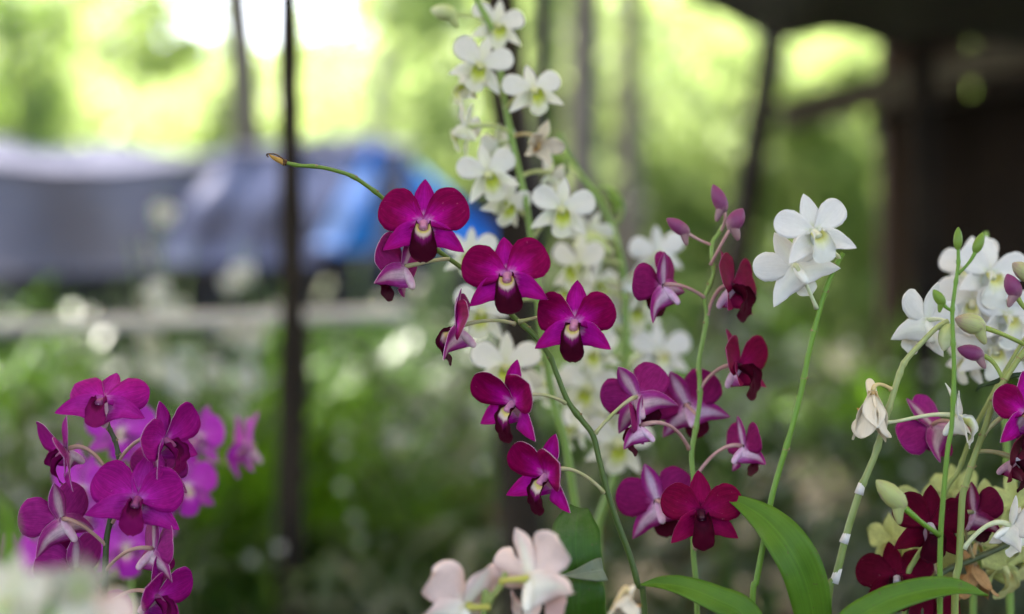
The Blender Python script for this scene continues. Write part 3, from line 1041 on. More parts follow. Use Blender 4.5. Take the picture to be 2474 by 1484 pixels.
def strip(u, v):
    x = 770 + u * 60 + v * 90
    y = 600 - 190 * v
    p = at(x, y, DT)
    return (p.x, DT - .26 + .12 * v + .02 * math.sin(v * 9), p.z)


plain_mat('tarp_pale_blue', (.22, .33, .58), (.30, .42, .66), 2.0, .45, .4, .1, .3, .02)
V, F = sheet(8, 14, strip); add_sheet('pale_strip', V, F, 'tarp_pale_blue')
V, F = sheet(30, 6, lambda u, v: (at(-560 + u * 1760, 0, DT).x, DT + 2.75 + .06 * math.sin(u * 23), .02 + 2.2 * v))
add_sheet('added_rear_sheet', V, F, 'shade_cloth')  # added to block light, so the space under the tarp stays dark
V, F = sheet(6, 6, lambda u, v: (at(1190, 0, DT).x + .03 * math.sin(u * 9), DT + .5 + 2.2 * u, .02 + 1.75 * v))
add_sheet('added_end_sheet', V, F, 'shade_cloth')  # added at the side, closes off light below the tarp
for x in (-300, 60, 420, 760, 1120):
    p = at(x, 742, DT)
    topz = at(x, 640, DT).z
    V, F, U = tube([(p.x, DT + .30, -.05), (p.x + .01, DT + .30, topz * .5), (p.x, DT + .30, topz)], .035, 8)
    link('support_post', new_mesh('support_post', V - SL, F, ['bark_dark']), sh)

# ------------------------------------------------------------------ nursery posts and shade roof
def post(x0, y0, x1, y1, d, w0, w1, label, mat='bark_dark', seed=0, topz=3.0):
    a, b = at(x0, y0, d), at(x1, y1, d)
    sl = (b - a) / (b.z - a.z)
    foot = a - sl * (a.z + .05); tp = a + sl * (topz - a.z)
    e = empty('support_pole', (foot.x, d, 0), label, 'pole')
    rng = rnd(seed)
    pts = [foot + (tp - foot) * t + Vector((rng.normal(0, .004), rng.normal(0, .004), 0)) for t in np.linspace(0, 1, 12)]
    C = catmull(pts, 4)
    t = np.linspace(0, 1, len(C))
    rad = (w0 + (w1 - w0) * t) * kk(d) / 2 * (1 + .06 * np.sin(t * 60 + seed) + .05 * np.sin(t * 23))
    V, F, U = tube(C, rad, 12)
    V += rng.normal(0, .0012, V.shape)
    link('shaft', new_mesh('shaft', V - np.array([foot.x, d, 0]), F, [mat]), e)
    for z in (topz - .25,):
        c = C[int((z / topz) * (len(C) - 1))]
        V, F, U = tube([c - np.array([0, 0, .03]), c, c + np.array([0, 0, .03])], rad[-4] * 1.18, 12)
        link('wire_binding', new_mesh('wire_binding', V - np.array([foot.x, d, 0]), F, ['bark_grey']), e)
    return e


post(708, 1484, 702, 60, 2.85, 84, 36, 'dark rough pole standing left of the magenta spray', seed=3)
post(1272, 1400, 1214, 0, 2.45, 122, 62, 'black rough pole rising behind the tall white orchid spray', seed=4)

roof = empty('shade_roof', (0, 1.5, 3.0), 'pale translucent shade net roof stretched over the orchid benches', 'roof')  # out of view; net made pale, warm and translucent to light the flowers
rl = np.array(roof.location)
V, F = sheet(30, 24, lambda u, v: (-5.5 + 11 * u, -2.2 + 8.6 * v, 3.0 - .06 * math.sin(u * 9.4) ** 2 - .05 * math.sin(v * 12) ** 2))
link('shade_net', new_mesh('shade_net', V - rl, F, ['shade_net']), roof)
for yb in (-1.2, 2.45, 3.1, 5.9):
    V, F, U = tube([(-5.5, yb, 3.02), (0, yb, 3.03), (5.5, yb, 3.02)], .03, 8)
    link('roof_pole', new_mesh('roof_pole', V - rl, F, ['bark_grey']), roof)

# ------------------------------------------------------------------ white rail
DR = 3.3
ra = empty('concrete_rail', (at(0, 780, DR).x, DR, 0), 'pale weathered horizontal rail crossing behind the dark pole', 'rail')
p0, p1 = at(-260, 800, DR), at(985, 756, DR)
C = np.array([p0 + (p1 - p0) * t for t in np.linspace(0, 1, 14)])
V, F, U = tube(C, .0165, 10)
link('beam', new_mesh('beam', V - np.array(ra.location), F, ['concrete_rail']), ra)
for x in (-250, 712):
    p = p0 + (p1 - p0) * ((x + 260) / 1245)
    V, F, U = tube([(p.x, DR + .05, -.02), (p.x, DR + .05, p.z * .5), (p.x, DR + .05, p.z - .01)], .03, 8)
    link('upright', new_mesh('upright', V - np.array(ra.location), F, ['bark_dark']), ra)

# ------------------------------------------------------------------ dark shed
DH = 5.6
hut = empty('dark_shed', (at(2400, 742, DH).x, DH + 1, 0), 'dark wooden shed with black eaves and one grey fascia board', 'shed')
hl = np.array(hut.location)
hr = rnd(9)
# plank wall
xs = np.arange(at(2160, 0, DH + .6).x, at(2160, 0, DH + .6).x + 3.2, .17)
for i, xx in enumerate(xs):
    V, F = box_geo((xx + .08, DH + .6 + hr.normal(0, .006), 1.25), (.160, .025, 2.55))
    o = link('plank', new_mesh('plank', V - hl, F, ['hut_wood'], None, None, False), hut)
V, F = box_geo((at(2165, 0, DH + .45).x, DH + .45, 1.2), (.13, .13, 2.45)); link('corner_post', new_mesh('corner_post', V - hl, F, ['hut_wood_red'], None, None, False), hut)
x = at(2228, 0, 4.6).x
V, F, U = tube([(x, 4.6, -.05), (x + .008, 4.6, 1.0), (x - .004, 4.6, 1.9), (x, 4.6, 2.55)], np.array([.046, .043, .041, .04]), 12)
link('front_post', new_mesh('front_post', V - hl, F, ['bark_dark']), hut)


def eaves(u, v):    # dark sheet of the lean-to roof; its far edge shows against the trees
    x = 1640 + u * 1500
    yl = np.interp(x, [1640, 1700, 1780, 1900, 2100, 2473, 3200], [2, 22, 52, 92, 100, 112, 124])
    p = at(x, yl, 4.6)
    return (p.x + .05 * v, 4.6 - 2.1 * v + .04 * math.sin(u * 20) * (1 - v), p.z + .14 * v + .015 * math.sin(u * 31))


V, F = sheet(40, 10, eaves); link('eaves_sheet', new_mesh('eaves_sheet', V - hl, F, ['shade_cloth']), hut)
a, b = at(1885, 285, DH), at(2560, 100, DH)
C = [np.array(a), np.array(b)]
dv = (b - a); ln = dv.length; an = math.atan2(dv.z, dv.x)
V, F = box_geo((0, 0, 0), (ln, .04, .125))
V = V @ np.array([[math.cos(an), 0, math.sin(an)], [0, 1, 0], [-math.sin(an), 0, math.cos(an)]]) + np.array((a + b) / 2)
link('fascia_board', new_mesh('fascia_board', V - hl, F, ['weathered_fascia'], None, None, False), hut)


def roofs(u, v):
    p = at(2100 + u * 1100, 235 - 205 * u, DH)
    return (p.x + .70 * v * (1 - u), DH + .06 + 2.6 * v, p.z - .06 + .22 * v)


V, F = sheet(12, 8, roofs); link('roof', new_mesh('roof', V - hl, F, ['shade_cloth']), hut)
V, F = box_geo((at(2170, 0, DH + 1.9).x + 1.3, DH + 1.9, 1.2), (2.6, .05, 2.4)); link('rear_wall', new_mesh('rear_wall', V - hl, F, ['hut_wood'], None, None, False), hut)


# ------------------------------------------------------------------ beds of orchids behind
def strap_leaves(rng, n, lmin, lmax, w, spread=.07, up=1.1, z0=0.0, cane=.3):
    J = Join()
    for i in range(n):
        a = rng.uniform(0, 6.283); L = rng.uniform(lmin, lmax)
        b = np.array([rng.normal(0, spread), rng.normal(0, spread), z0 + rng.uniform(0, cane)])
        out = np.array([math.cos(a), math.sin(a), 0])
        e0 = rng.uniform(.5, 1.35) * up; curl = rng.uniform(.5, 1.9)
        t = np.linspace(0, 1, 7)
        ang = e0 - curl * t
        st = L / 6
        P = b + np.cumsum(np.concatenate([[np.zeros(3)], [(out * math.cos(q) + np.array([0, 0, math.sin(q)])) * st for q in ang[1:]]]), 0)
        sd = np.cross(out, [0, 0, 1.0]); ww = w * rng.uniform(.7, 1.2) * np.array([.5, .85, 1, 1, .9, .6, .06]) / 2
        Lf, Rt = P + sd * ww[:, None] + np.array([0, 0, .004]), P - sd * ww[:, None] + np.array([0, 0, .004])
        V = np.stack([Lf, P, Rt], 1).reshape(-1, 3)
        F = []
        for k in range(6):
            F += [(k * 3, k * 3 + 1, k * 3 + 4, k * 3 + 3), (k * 3 + 1, k * 3 + 2, k * 3 + 5, k * 3 + 4)]
        J.add(V, F)
    return J


def low_flower(key, rng):
    J = Join()
    parts = flower_parts(rng, {})
    res = []
    for nm, _, kind in parts:
        pass
    for sg in (-1, 1):
        res.append((petal_geo(.031, .030, ang=R(62 * sg), rng=rng, nu=6, nv=4, off=.001), 0))
        res.append((petal_geo(.033, .015, .42, .5, 1.6, .88, ang=R(124 * sg), rng=rng, nu=6, nv=3), 1))
    res.append((petal_geo(.0285, .014, .48, .42, 1.7, .85, ang=0, rng=rng, nu=6, nv=3), 1))
    for (V, F, U, fm), m in res:
        J.add(V, F, U, [m if q == 0 else 2 for q in fm])
    V, F, U, fm = lip_geo(rng, 1.0, 8, 5)
    J.add(V, F, U, 3)
    return J.mesh('flower', [key + '_petal', key + '_sepal', key + '_underside', key + '_lip'])


LOWF = {k: [low_flower(k, rnd(300 + i)) for i in range(2)] for k in ('white', 'cream', 'lilac')}
POTM = None


def pot_mesh():
    prof = [(.052, 0), (.056, .005), (.070, .105), (.078, .108), (.079, .128), (.070, .130), (.066, .11), (.02, .10)]
    V, F = [], []
    for r, z in prof:
        for k in range(16):
            V.append((r * math.cos(k * math.pi / 8), r * math.sin(k * math.pi / 8), z))
    for i in range(len(prof) - 1):
        for k in range(16):
            F.append((i * 16 + k, i * 16 + (k + 1) % 16, (i + 1) * 16 + (k + 1) % 16, (i + 1) * 16 + k))
    F.append(tuple(range(16))[::-1]); F.append(tuple((len(prof) - 1) * 16 + k for k in range(16)))
    return new_mesh('pot', V, F, ['terracotta'])


POTM = pot_mesh()
BEDF = {}
for i in range(3):
    for mat in ('bed_green', 'bed_grey', 'bed_dark'):
        BEDF[mat, i] = strap_leaves(rnd(400 + i * 7 + len(mat)), 46, .20, .38, .034, .06, 1.0, .12, .42).mesh('foliage', [mat])
grassy = [strap_leaves(rnd(440 + i), 90, .35, .62, .018, .07, 1.25, .1, .2).mesh('foliage', ['bed_vivid']) for i in range(3)]
BEDF.update({('grassy', i): grassy[i] for i in range(3)})


def bed_plant(mat, i, x, y, z, s, label, group, nflower=0, fkey='white', seed=0, fz=(.55, .85), fs=1.0):
    rng = rnd(seed)
    e = empty('orchid_plant', (x, y, z), label, 'orchid', group)
    e.rotation_euler = (0, 0, rng.uniform(-.4, .4))
    e.scale = (s, s, s)
    f = link('foliage', BEDF[mat, i % 3], e)
    f.rotation_euler = (0, 0, rng.uniform(0, 6.28))
    link('pot', POTM, e)
    if nflower:
        lean = np.array([rng.normal(0, .10), rng.normal(-.06, .08)])
        C = catmull([(0, 0, .1), (lean[0] * .3, lean[1] * .3, .4), (lean[0], lean[1], fz[1])], 6)
        V, F, U = tube(C, np.linspace(.004, .002, len(C)), 6)
        link('stem', new_mesh('stem', V, F, ['stem_soft'], None, U), e)
        for k in range(nflower):
            c = C[int(rng.uniform(.55 if fs > .9 else .35, 1.0) * (len(C) - 1))]
            o = link('flower', LOWF[fkey][k % 2], e)
            a = rng.uniform(-1.2, 1.2)
            w_ = .035 if fs > .9 else rng.uniform(.03, .16)
            o.location = (c[0] + w_ * math.sin(a) + rng.normal(0, .01), c[1] - w_ * math.cos(a), c[2] + rng.normal(0, .03))
            o.rotation_euler = (R(rng.uniform(-15, 25)), R(rng.normal(0, 12)), a)
            sc = fs * rng.uniform(.85, 1.15); o.scale = (sc, sc, sc)
    return e


def bench(y, z, depth, x0, x1, label):
    e = empty('nursery_bench', ((x0 + x1) / 2, y, 0), label, 'bench')
    L = np.array(e.location)
    n = max(3, int(depth / .13))
    for k in range(n):
        V, F = box_geo(((x0 + x1) / 2, y - depth / 2 + (k + .5) * depth / n, z - .012), (x1 - x0, depth / n - .03, .024))
        link('slat', new_mesh('slat', V - L, F, ['bench_wood'], None, None, False), e)
    for xx in np.linspace(x0 + .1, x1 - .1, 4):
        V, F = box_geo((xx, y, z - .048), (.05, depth - .02, .044)); link('bearer', new_mesh('bearer', V - L, F, ['bench_wood'], None, None, False), e)
        for sy in (-1, 1):
            V, F = box_geo((xx, y + sy * (depth / 2 - .07), (z - .07) / 2 - .01), (.06, .06, z - .07))
            link('leg', new_mesh('leg', V - L, F, ['bench_wood'], None, None, False), e)
    return e


bench(1.06, .62, .62, -1.1, 1.1, 'slatted wooden bench carrying the orchids in focus')
bench(2.75, .38, .7, -1.9, 2.2, 'slatted bench of dim orchids behind the sharp sprays')
bench(3.75, .40, .7, -2.6, 3.0, 'middle slatted bench under grey green orchid leaves')
bench(5.2, .45, .8, -3.2, 2.6, 'far slatted bench in front of the tarpaulin shelter')

random.seed(4)
n = 0
GD = 'dim orchid plants on the benches'
LD = 'dim blurred orchid plant among the leaves behind the sharp sprays'
for y, z, xs_, mats_, sc in ((2.62, .38, np.linspace(-1.3, 1.5, 11), ('bed_dark', 'bed_dark', 'bed_grey'), .80),
                             (2.95, .38, np.linspace(-1.5, 1.7, 11), ('bed_dark', 'bed_green', 'bed_grey'), .95),
                             (3.60, .40, np.linspace(-1.8, 2.0, 12), ('bed_dark', 'bed_grey', 'bed_green'), 1.05),
                             (3.95, .40, np.linspace(-2.0, 2.0, 12), ('bed_green', 'bed_grey', 'bed_dark'), 1.15)):
    for x in xs_:
        n += 1
        px = FW / 2 + x / kk(y)
        bed_plant('bed_dark' if px > 1750 and n % 4 else mats_[n % 3], n, x + random.uniform(-.08, .08), y + random.uniform(-.06, .06), z, sc * random.uniform(.85, 1.1), LD, GD,
                  (9 if 700 < px < 1400 or px < 500 else 5) if y > 2.8 else 0, 'white' if n % 2 else 'cream', 600 + n, fs=.42)  # tiny blossoms, partly added as stand-ins for light glints on leaves
GF = 'bright green plants before the shelter'
LF = 'bright green leafy orchid plant blurred in front of the tarpaulin shelter'
for y, z, xs_, sc in ((5.0, .45, np.linspace(-2.6, 2.4, 15), 1.12), (5.4, .45, np.linspace(-2.9, 2.5, 15), 1.24)):
    for x in xs_:
        n += 1
        bed_plant(('bed_green', 'grassy', 'bed_green')[n % 3], n, x + random.uniform(-.08, .08), y, z, sc * random.uniform(.9, 1.15), LF, GF, 4 if n % 3 == 0 else 0, 'white', 800 + n, fs=.6)
for i, px in enumerate((790, 880, 970, 1060, 1150)):
    bed_plant('bed_green', i, at(px, 0, 6.3).x, 6.3 + .1 * (i % 2), .0, 1.75, ('tall green plant just right of the dark pole under the blue sheet', 'second tall green plant right of the dark pole under the blue sheet',
              'tall green plant below the topmost magenta blossom', 'tall green plant between magenta blossoms and black pole', 'tall green plant touching the black pole at the end of the blue sheet')[i], 'tall plants below the blue sheet', 5, 'cream', 1200 + i, (.62, .86), fs=.5)
# grassy clump of vivid green beside the pole
for i, (px, d, s) in enumerate(((560, 3.2, 1.0), (640, 3.22, 1.08), (770, 3.45, 1.05), (850, 3.5, 1.0), (930, 3.45, .95), (600, 3.4, 1.15), (700, 3.5, 1.1))):
    bed_plant('grassy', i, at(px, 0, d).x, d, .40, s, ('vivid green grassy tuft crossing in front of the pale rail', 'vivid green grassy tuft just left of the dark pole', 'vivid green grassy tuft just right of the dark pole', 'vivid green grassy tuft second right of the dark pole',
               'vivid green grassy tuft at the right end of the pale rail', 'tallest vivid green grassy tuft behind the pale rail', 'vivid green grassy tuft directly behind the dark pole')[i], 'grassy tufts around the pole', 0, seed=900 + i)
# white blossoms in front of the tarp
for i, (px, py, d, nf, fk) in enumerate(((500, 560, 3.6, 10, 'white'), (430, 640, 3.7, 9, 'white'), (560, 650, 3.5, 9, 'white'), (360, 700, 3.6, 4, 'cream'), (830, 640, 3.4, 2, 'cream'), (470, 520, 3.8, 8, 'white'))):
    hz = at(px, py, d).z - .40
    bed_plant('bed_dark', i, at(px, 0, d).x, d, .40, 1.0, ('tall blurred white spray nearest the dark pole before the tarpaulin', 'blurred white spray left of the densest white cluster by the tarpaulin', 'low blurred white spray right under the densest white cluster',
               'blurred cream spray farthest from the dark pole below the tarpaulin', 'lone blurred cream spray between the dark pole and magenta flowers', 'highest blurred white spray against the lavender sheet')[i], 'white sprays before the tarpaulin', nf, fk, 950 + i, (hz - .1, hz + .06))


# ------------------------------------------------------------------ the orchids in front
def plant(name, x, d, label, cat='orchid', group=None, pot=True):
    p = at(x, 742, d)
    e = empty(name, (p.x, d, .62), label, cat, group)
    if pot:
        link('pot', POTM, e)
    return e


def foot(e, x, d):
    """two more stem points that lead down into the pot"""
    l = e.location
    k = kk(d)
    y1 = FH / 2 - (l.z + .10 - HCAM) / k
    xx = FW / 2 + l.x / k
    return [(x + (xx - x) * .55, 1560 + (y1 - 1560) * .5, d), (xx, y1, d)]


# --- A: the magenta spray in the middle
A = plant('orchid_spray', 1585, 1.015, 'magenta orchid spray with velvety dark lips arching across the centre')
DA = 1.012
stem(A, [(684, 392, .985), (720, 400, .985), (765, 403, .987), (812, 413, .99), (852, 427, .993), (890, 452, .998), (925, 480, 1.003), (975, 535, 1.012), (1030, 585, 1.014), (1080, 622, 1.014), (1118, 650, 1.014),
         (1180, 700, 1.016), (1240, 765, 1.016), (1285, 805, 1.014), (1325, 856, DA), (1345, 905, DA), (1372, 970, DA), (1405, 1015, DA), (1432, 1052, DA),
         (1447, 1110, DA), (1466, 1185, DA), (1492, 1265, DA), (1520, 1340, DA), (1540, 1410, DA), (1557, 1490, DA)] + foot(A, 1562, DA), .0024, .00125, 'stem_green',
     (.36, .455, .515, .555, .60, .675, .73, .79, .845, .93, .97), bump=.28, scar='node_scar')
# withered tip with thread
tp = [np.array(at(*p)) for p in ((690, 395, .985), (675, 388, .985), (660, 381, .985), (650, 374, .985))]
V, F, U = tube(catmull(tp, 4), np.interp(np.linspace(0, 1, 13), [0, .3, .75, 1], [.0020, .0019, .0012, .0004]), 8)
wt = link('withered_tip', new_mesh('withered_tip', V - np.array(A.location), F, ['withered_tip'], None, U), A)
tp = [np.array(at(*p)) for p in ((686, 386, .983), (676, 379, .982), (664, 373, .982), (651, 372, .982), (644, 374, .983), (648, 380, .984))]
V, F, U = tube(catmull(tp, 4), .0005, 6)
link('dry_thread', new_mesh('dry_thread', V - np.array(A.location), F, ['dry_thread'], None, U), wt)
V, F, U = tube([np.array(at(683, 391, .985)), np.array(at(688, 393, .985)), np.array(at(693, 395, .985))], [.0018, .0024, .0017], 8)
link('node_ring', new_mesh('node_ring', V - np.array(A.location), F, ['dry_thread'], None, U), wt)

flower(A, 'magenta', 1023, 538, .985, 209, 2, 2, 0, (1005, 560, 1.012), jit=.7)
flower(A, 'magenta', 1225, 664, .985, 209, -5, 2, -6, (1205, 725, 1.016), jit=1.1, pang=63, ruf=.02, dL=.0285)
flower(A, 'magenta', 1389, 778, .985, 203, -14, -3, 1, (1252, 778, 1.012), jit=1.2, ruf=.026, pW=.030, lipw=1.0)
flower(A, 'magenta', 975, 645, 1.000, 190, -118, 6, -12, (1084, 626, 1.014), plean=16, label='magenta blossom turned away to the side')
flower(A, 'magenta', 1103, 792, 1.000, 190, -97, -6, 8, (1243, 783, 1.014), plean=-8, llean=20, label='magenta blossom seen in profile')
flower(A, 'magenta', 1240, 972, .985, 206, -40, -10, 8, (1366, 974, DA), plean=20, pang=50, pcup=.25, llean=16, lipw=.8)
flower(A, 'magenta', 1320, 1148, .985, 204, -42, -10, 12, (1459, 1190, DA), plean=20, pang=52, pcup=.25, llean=16, lipw=.8)
flower(A, 'magenta', 1538, 960, 1.03, 180, 165, 10, 25, (1437, 1048, DA), plean=20, label='magenta blossom seen from behind')
# broad dark leaf with folded tip below
leaf(A, [(1398, 1226, .985), (1392, 1270, .975), (1390, 1320, .97), (1396, 1370, .968), (1408, 1400, .975)], [44, 108, 117, 119, 108], fold=.16, mats=('leaf_deep', 'leaf_silver'), side=(0, -1, 0), seed=1)
leaf(A, [(1400, 1378, .962), (1399, 1430, .958), (1400, 1490, .962), (1430, 1640, .99), (1560, 1960, 1.015)], [90, 122, 126, 100, 40], fold=.10, mats=('leaf_deep', 'leaf_silver'), side=(0, -1, 0), seed=2)
leaf(A, [(1457, 1376, .955), (1438, 1379, .948), (1414, 1383, .946), (1388, 1387, .948), (1358, 1389, .956)], [58, 54, 38, 20, 2], fold=.22, mats=('leaf_silver', 'leaf_deep'), side=(0, -1, 0.3), seed=3, name='folded_leaf_tip', wave=.0004)

# --- B: the crimson spray to its right
B = plant('orchid_spray', 1700, 1.05, 'crimson orchid spray with three plum buds at its top')
DB = 1.05
stem(B, [(1745, 545, DB), (1735, 566, DB), (1721, 586, DB), (1719, 620, DB), (1724, 658, DB), (1712, 695, DB), (1702, 722, DB), (1707, 764, DB), (1700, 810, DB), (1688, 877, DB), (1690, 920, DB), (1690, 966, DB),
         (1683, 1020, DB), (1671, 1089, DB), (1672, 1130, DB), (1675, 1160, DB), (1674, 1250, DB), (1675, 1341, DB), (1684, 1490, DB)] + foot(B, 1688, DB), .0021, .0014, 'stem_soft',
     (.39, .47, .53, .63, .70, .76, .815, .89, .965), bump=.25, scar='node_scar')
bud(B, 'bud_plum', 1750, 514, 1.045, 1722, 446, 36, (1738, 562, DB), 'crimson_pedicel')
bud(B, 'bud_plum', 1762, 556, 1.035, 1794, 504, 42, (1716, 640, 1.045), 'crimson_pedicel')
bud(B, 'bud_plum', 1664, 566, 1.045, 1610, 528, 34, (1718, 592, DB), 'crimson_pedicel')
flower(B, 'crimson', 1602, 690, 1.045, 176, -132, 4, 24, (1702, 720, DB), plean=18, label='crimson blossom turned away left of the stem')
flower(B, 'crimson', 1768, 692, 1.045, 190, 54, 4, 6, (1708, 762, DB), plean=16)
flower(B, 'crimson', 1782, 884, 1.045, 185, 54, 8, -2, (1692, 936, DB), plean=22)
flower(B, 'crimson', 1660, 980, 1.075, 186, 168, 4, 20, (1684, 1005, DB), plean=6, label='crimson blossom seen from behind the stem')
flower(B, 'crimson', 1545, 1030, 1.02, 150, -112, -8, 0, (1664, 1084, DB), plean=12)
flower(B, 'crimson', 1795, 1080, 1.045, 150, 112, -4, 10, (1684, 1147, DB), plean=2)
flower(B, 'crimson', 1588, 1212, 1.06, 190, 170, -4, 18, (1675, 1262, DB), plean=2, label='crimson blossom showing its pale striped back')
flower(B, 'crimson', 1692, 1236, 1.005, 196, 0, 2, -2, (1677, 1328, DB), pang=66, pW=.027, dW=.017, lipw=.95)

# --- C: the tall white spray
C_ = plant('orchid_spray', 1440, 1.24, 'tall blurred creamy white orchid spray rising behind the magenta flowers')
DC = 1.18
stem(C_, [(1130, -70, DC), (1152, 0, DC), (1196, 92, DC), (1214, 220, DC), (1235, 330, DC), (1264, 462, DC), (1285, 582, DC), (1298, 700, DC), (1316, 850, DC), (1341, 991, DC), (1367, 1076, DC), (1388, 1213, DC), (1405, 1350, DC), (1425, 1500, DC)] + foot(C_, 1430, DC),
     .0036, .0022, 'stem_soft', (.5, .58, .66, .74, .82, .9), bump=.2)
bud(C_, 'bud_cream', 1102, 36, 1.17, 1040, 24, 40, (1168, 46, DC), 'cream_pedicel')
cw = [(1200, 62, 1.185, 135, 20, 4, 10, (1196, 110)), (1160, 158, 1.150, 152, 6, 0, 18, (1212, 215)), (1128, 205, 1.170, 120, -70, 0, 0, (1212, 230)),
      (1288, 218, 1.150, 142, 14, 4, -8, (1220, 262)), (1128, 310, 1.160, 130, -110, 0, -20, (1232, 322)), (1178, 420, 1.150, 150, 10, -2, -14, (1250, 400)),
      (1222, 488, 1.170, 130, 35, -10, 20, (1268, 520)), (1356, 505, 1.150, 156, 6, 2, 4, (1290, 572)), (1136, 612, 1.190, 130, -10, 6, 0, (1292, 620)),
      (1162, 752, 1.190, 150, 6, 2, 12, (1300, 720)), (1222, 885, 1.160, 170, 4, 12, 6, (1322, 880)), (1320, 930, 1.210, 120, 160, 0, 0, (1330, 940)), (1208, 350, 1.19, 105, -150, 10, 20, (1236, 340)), (1330, 420, 1.20, 100, 120, 0, -20, (1255, 430)), (1198, 690, 1.21, 115, 30, -10, 10, (1296, 690))]
for q in cw:
    flower(C_, 'cream', q[0], q[1], q[2], q[3], q[4], q[5], q[6], (*q[7], DC), plean=6, pW=.0225, dW=.0125, lW=.0135, um=.66, prad=.0017)
flower(C_, 'faded', 1300, 345, 1.155, 120, 20, -30, 20, (1240, 330, DC), plean=50, llean=45, pW=.02, lip=.4, ruf=.05, label='wilting cream blossom')

# --- D: the second white spray
D_ = plant('orchid_spray', 1480, 1.37, 'blurred white orchid spray with curling green tip beside the plum buds')
DD = 1.30
stem(D_, [(1352, 322, DD), (1372, 372, DD), (1404, 425, DD), (1446, 480, DD), (1472, 530, DD), (1492, 590, DD), (1504, 650, DD), (1511, 760, DD), (1512, 900, DD), (1500, 1050, DD), (1484, 1150, DD), (1455, 1230, DD), (1442, 1300, DD), (1450, 1490, DD)] + foot(D_, 1452, DD),
     .0040, .0022, 'stem_soft', (.5, .6, .7, .8, .9), bump=.2)
bud(D_, 'bud_green', 1370, 398, 1.29, 1322, 372, 34, (1398, 418, DD), 'cream_pedicel')
bud(D_, 'bud_green', 1500, 500, 1.29, 1468, 452, 30, (1480, 545, DD), 'cream_pedicel')
bud(D_, 'bud_cream', 1455, 578, 1.27, 1385, 600, 56, (1496, 610, DD), 'cream_pedicel')
# curling tendril-like spent stalk
tpc = [np.array(at(*p)) for p in ((1478, 548, DD), (1500, 528, 1.295), (1505, 498, 1.29), (1492, 470, 1.29), (1466, 452, 1.29), (1440, 455, 1.29))]
V, F, U = tube(catmull(tpc, 5), np.interp(np.linspace(0, 1, 26), [0, 1], [.0018, .0011]), 8)
link('curled_stalk', new_mesh('curled_stalk', V - np.array(D_.location), F, ['stem_soft'], None, U), D_)
dw = [(1400, 640, 1.250, 150, -40, 0, 0, (1500, 640)), (1440, 680, 1.290, 130, 60, -10, 10, (1507, 690)), (1592, 612, 1.290, 140, -170, 6, 10, (1508, 690)),
      (1530, 735, 1.320, 150, 12, 0, 0, (1511, 780)), (1470, 720, 1.330, 130, -30, 0, 20, (1511, 770)), (1592, 850, 1.330, 150, 14, 2, 0, (1513, 880)),
      (1420, 935, 1.290, 150, -10, 0, 10, (1510, 940)), (1455, 1000, 1.310, 150, -30, -20, 0, (1505, 1020)), (1492, 1068, 1.270, 165, 6, 0, 14, (1498, 1110)),
      (1590, 890, 1.350, 110, 60, -20, 0, (1513, 900)), (1388, 700, 1.27, 120, -50, 8, 20, (1508, 720)), (1548, 700, 1.31, 120, 40, -8, -10, (1510, 730)),
      (1440, 850, 1.29, 130, -24, 10, -12, (1512, 870)), (1392, 1030, 1.28, 125, -60, -6, 14, (1503, 1040)), (1450, 770, 1.30, 115, 20, 14, 24, (1511, 800)), (1425, 560, 1.28, 110, -30, -20, 30, (1490, 585))]
for q in dw:
    flower(D_, 'cream' if q[0] < 1560 else 'white', q[0], q[1], q[2], q[3], q[4], q[5], q[6], (*q[7], DD), plean=6, pW=.0225, dW=.0125, lW=.0135, um=.66, prad=.0018)

# --- E: pair of white flowers on a straight stem
E = plant('orchid_spray', 1800, 1.0, 'bare green stem tipped with two sharp pure white blossoms')
DE = .998
stem(E, [(2036, 612, DE), (2026, 628, DE), (2008, 664, DE), (1990, 712, DE), (1970, 785, DE), (1952, 860, DE), (1936, 940, DE), (1912, 1035, DE), (1882, 1135, DE), (1862, 1210, DE), (1846, 1300, DE), (1828, 1400, DE), (1816, 1490, DE)] + foot(E, 1810, DE),
     .0023, .0017, 'stem_bright', (.47, .595, .70, .795, .90), scar='node_scar', bump=.22)
flower(E, 'white', 1966, 560, .97, 190, 6, 4, -14, (2028, 624, DE), pang=59, lang=125, pW=.0222, dW=.0150, lW=.0155, pL=.032, jit=.3, lip=.92, lipw=1.2, um=.64)
flower(E, 'white', 1921, 645, .992, 192, 172, -6, 30, (1972, 745, DE), pang=58, lang=122, pW=.0222, dW=.0150, lW=.0158, pL=.032, jit=.4, lip=.85, label='white blossom seen from behind')
leaf(E, [(1546, 1412, .985), (1600, 1411, .98), (1660, 1421, .975), (1730, 1448, .975), (1800, 1490, .98), (1830, 1600, .985), (1815, 1900, .995)], [4, 34, 56, 72, 76, 60, 30], fold=.25, side=(.1, -.8, .6), seed=5)

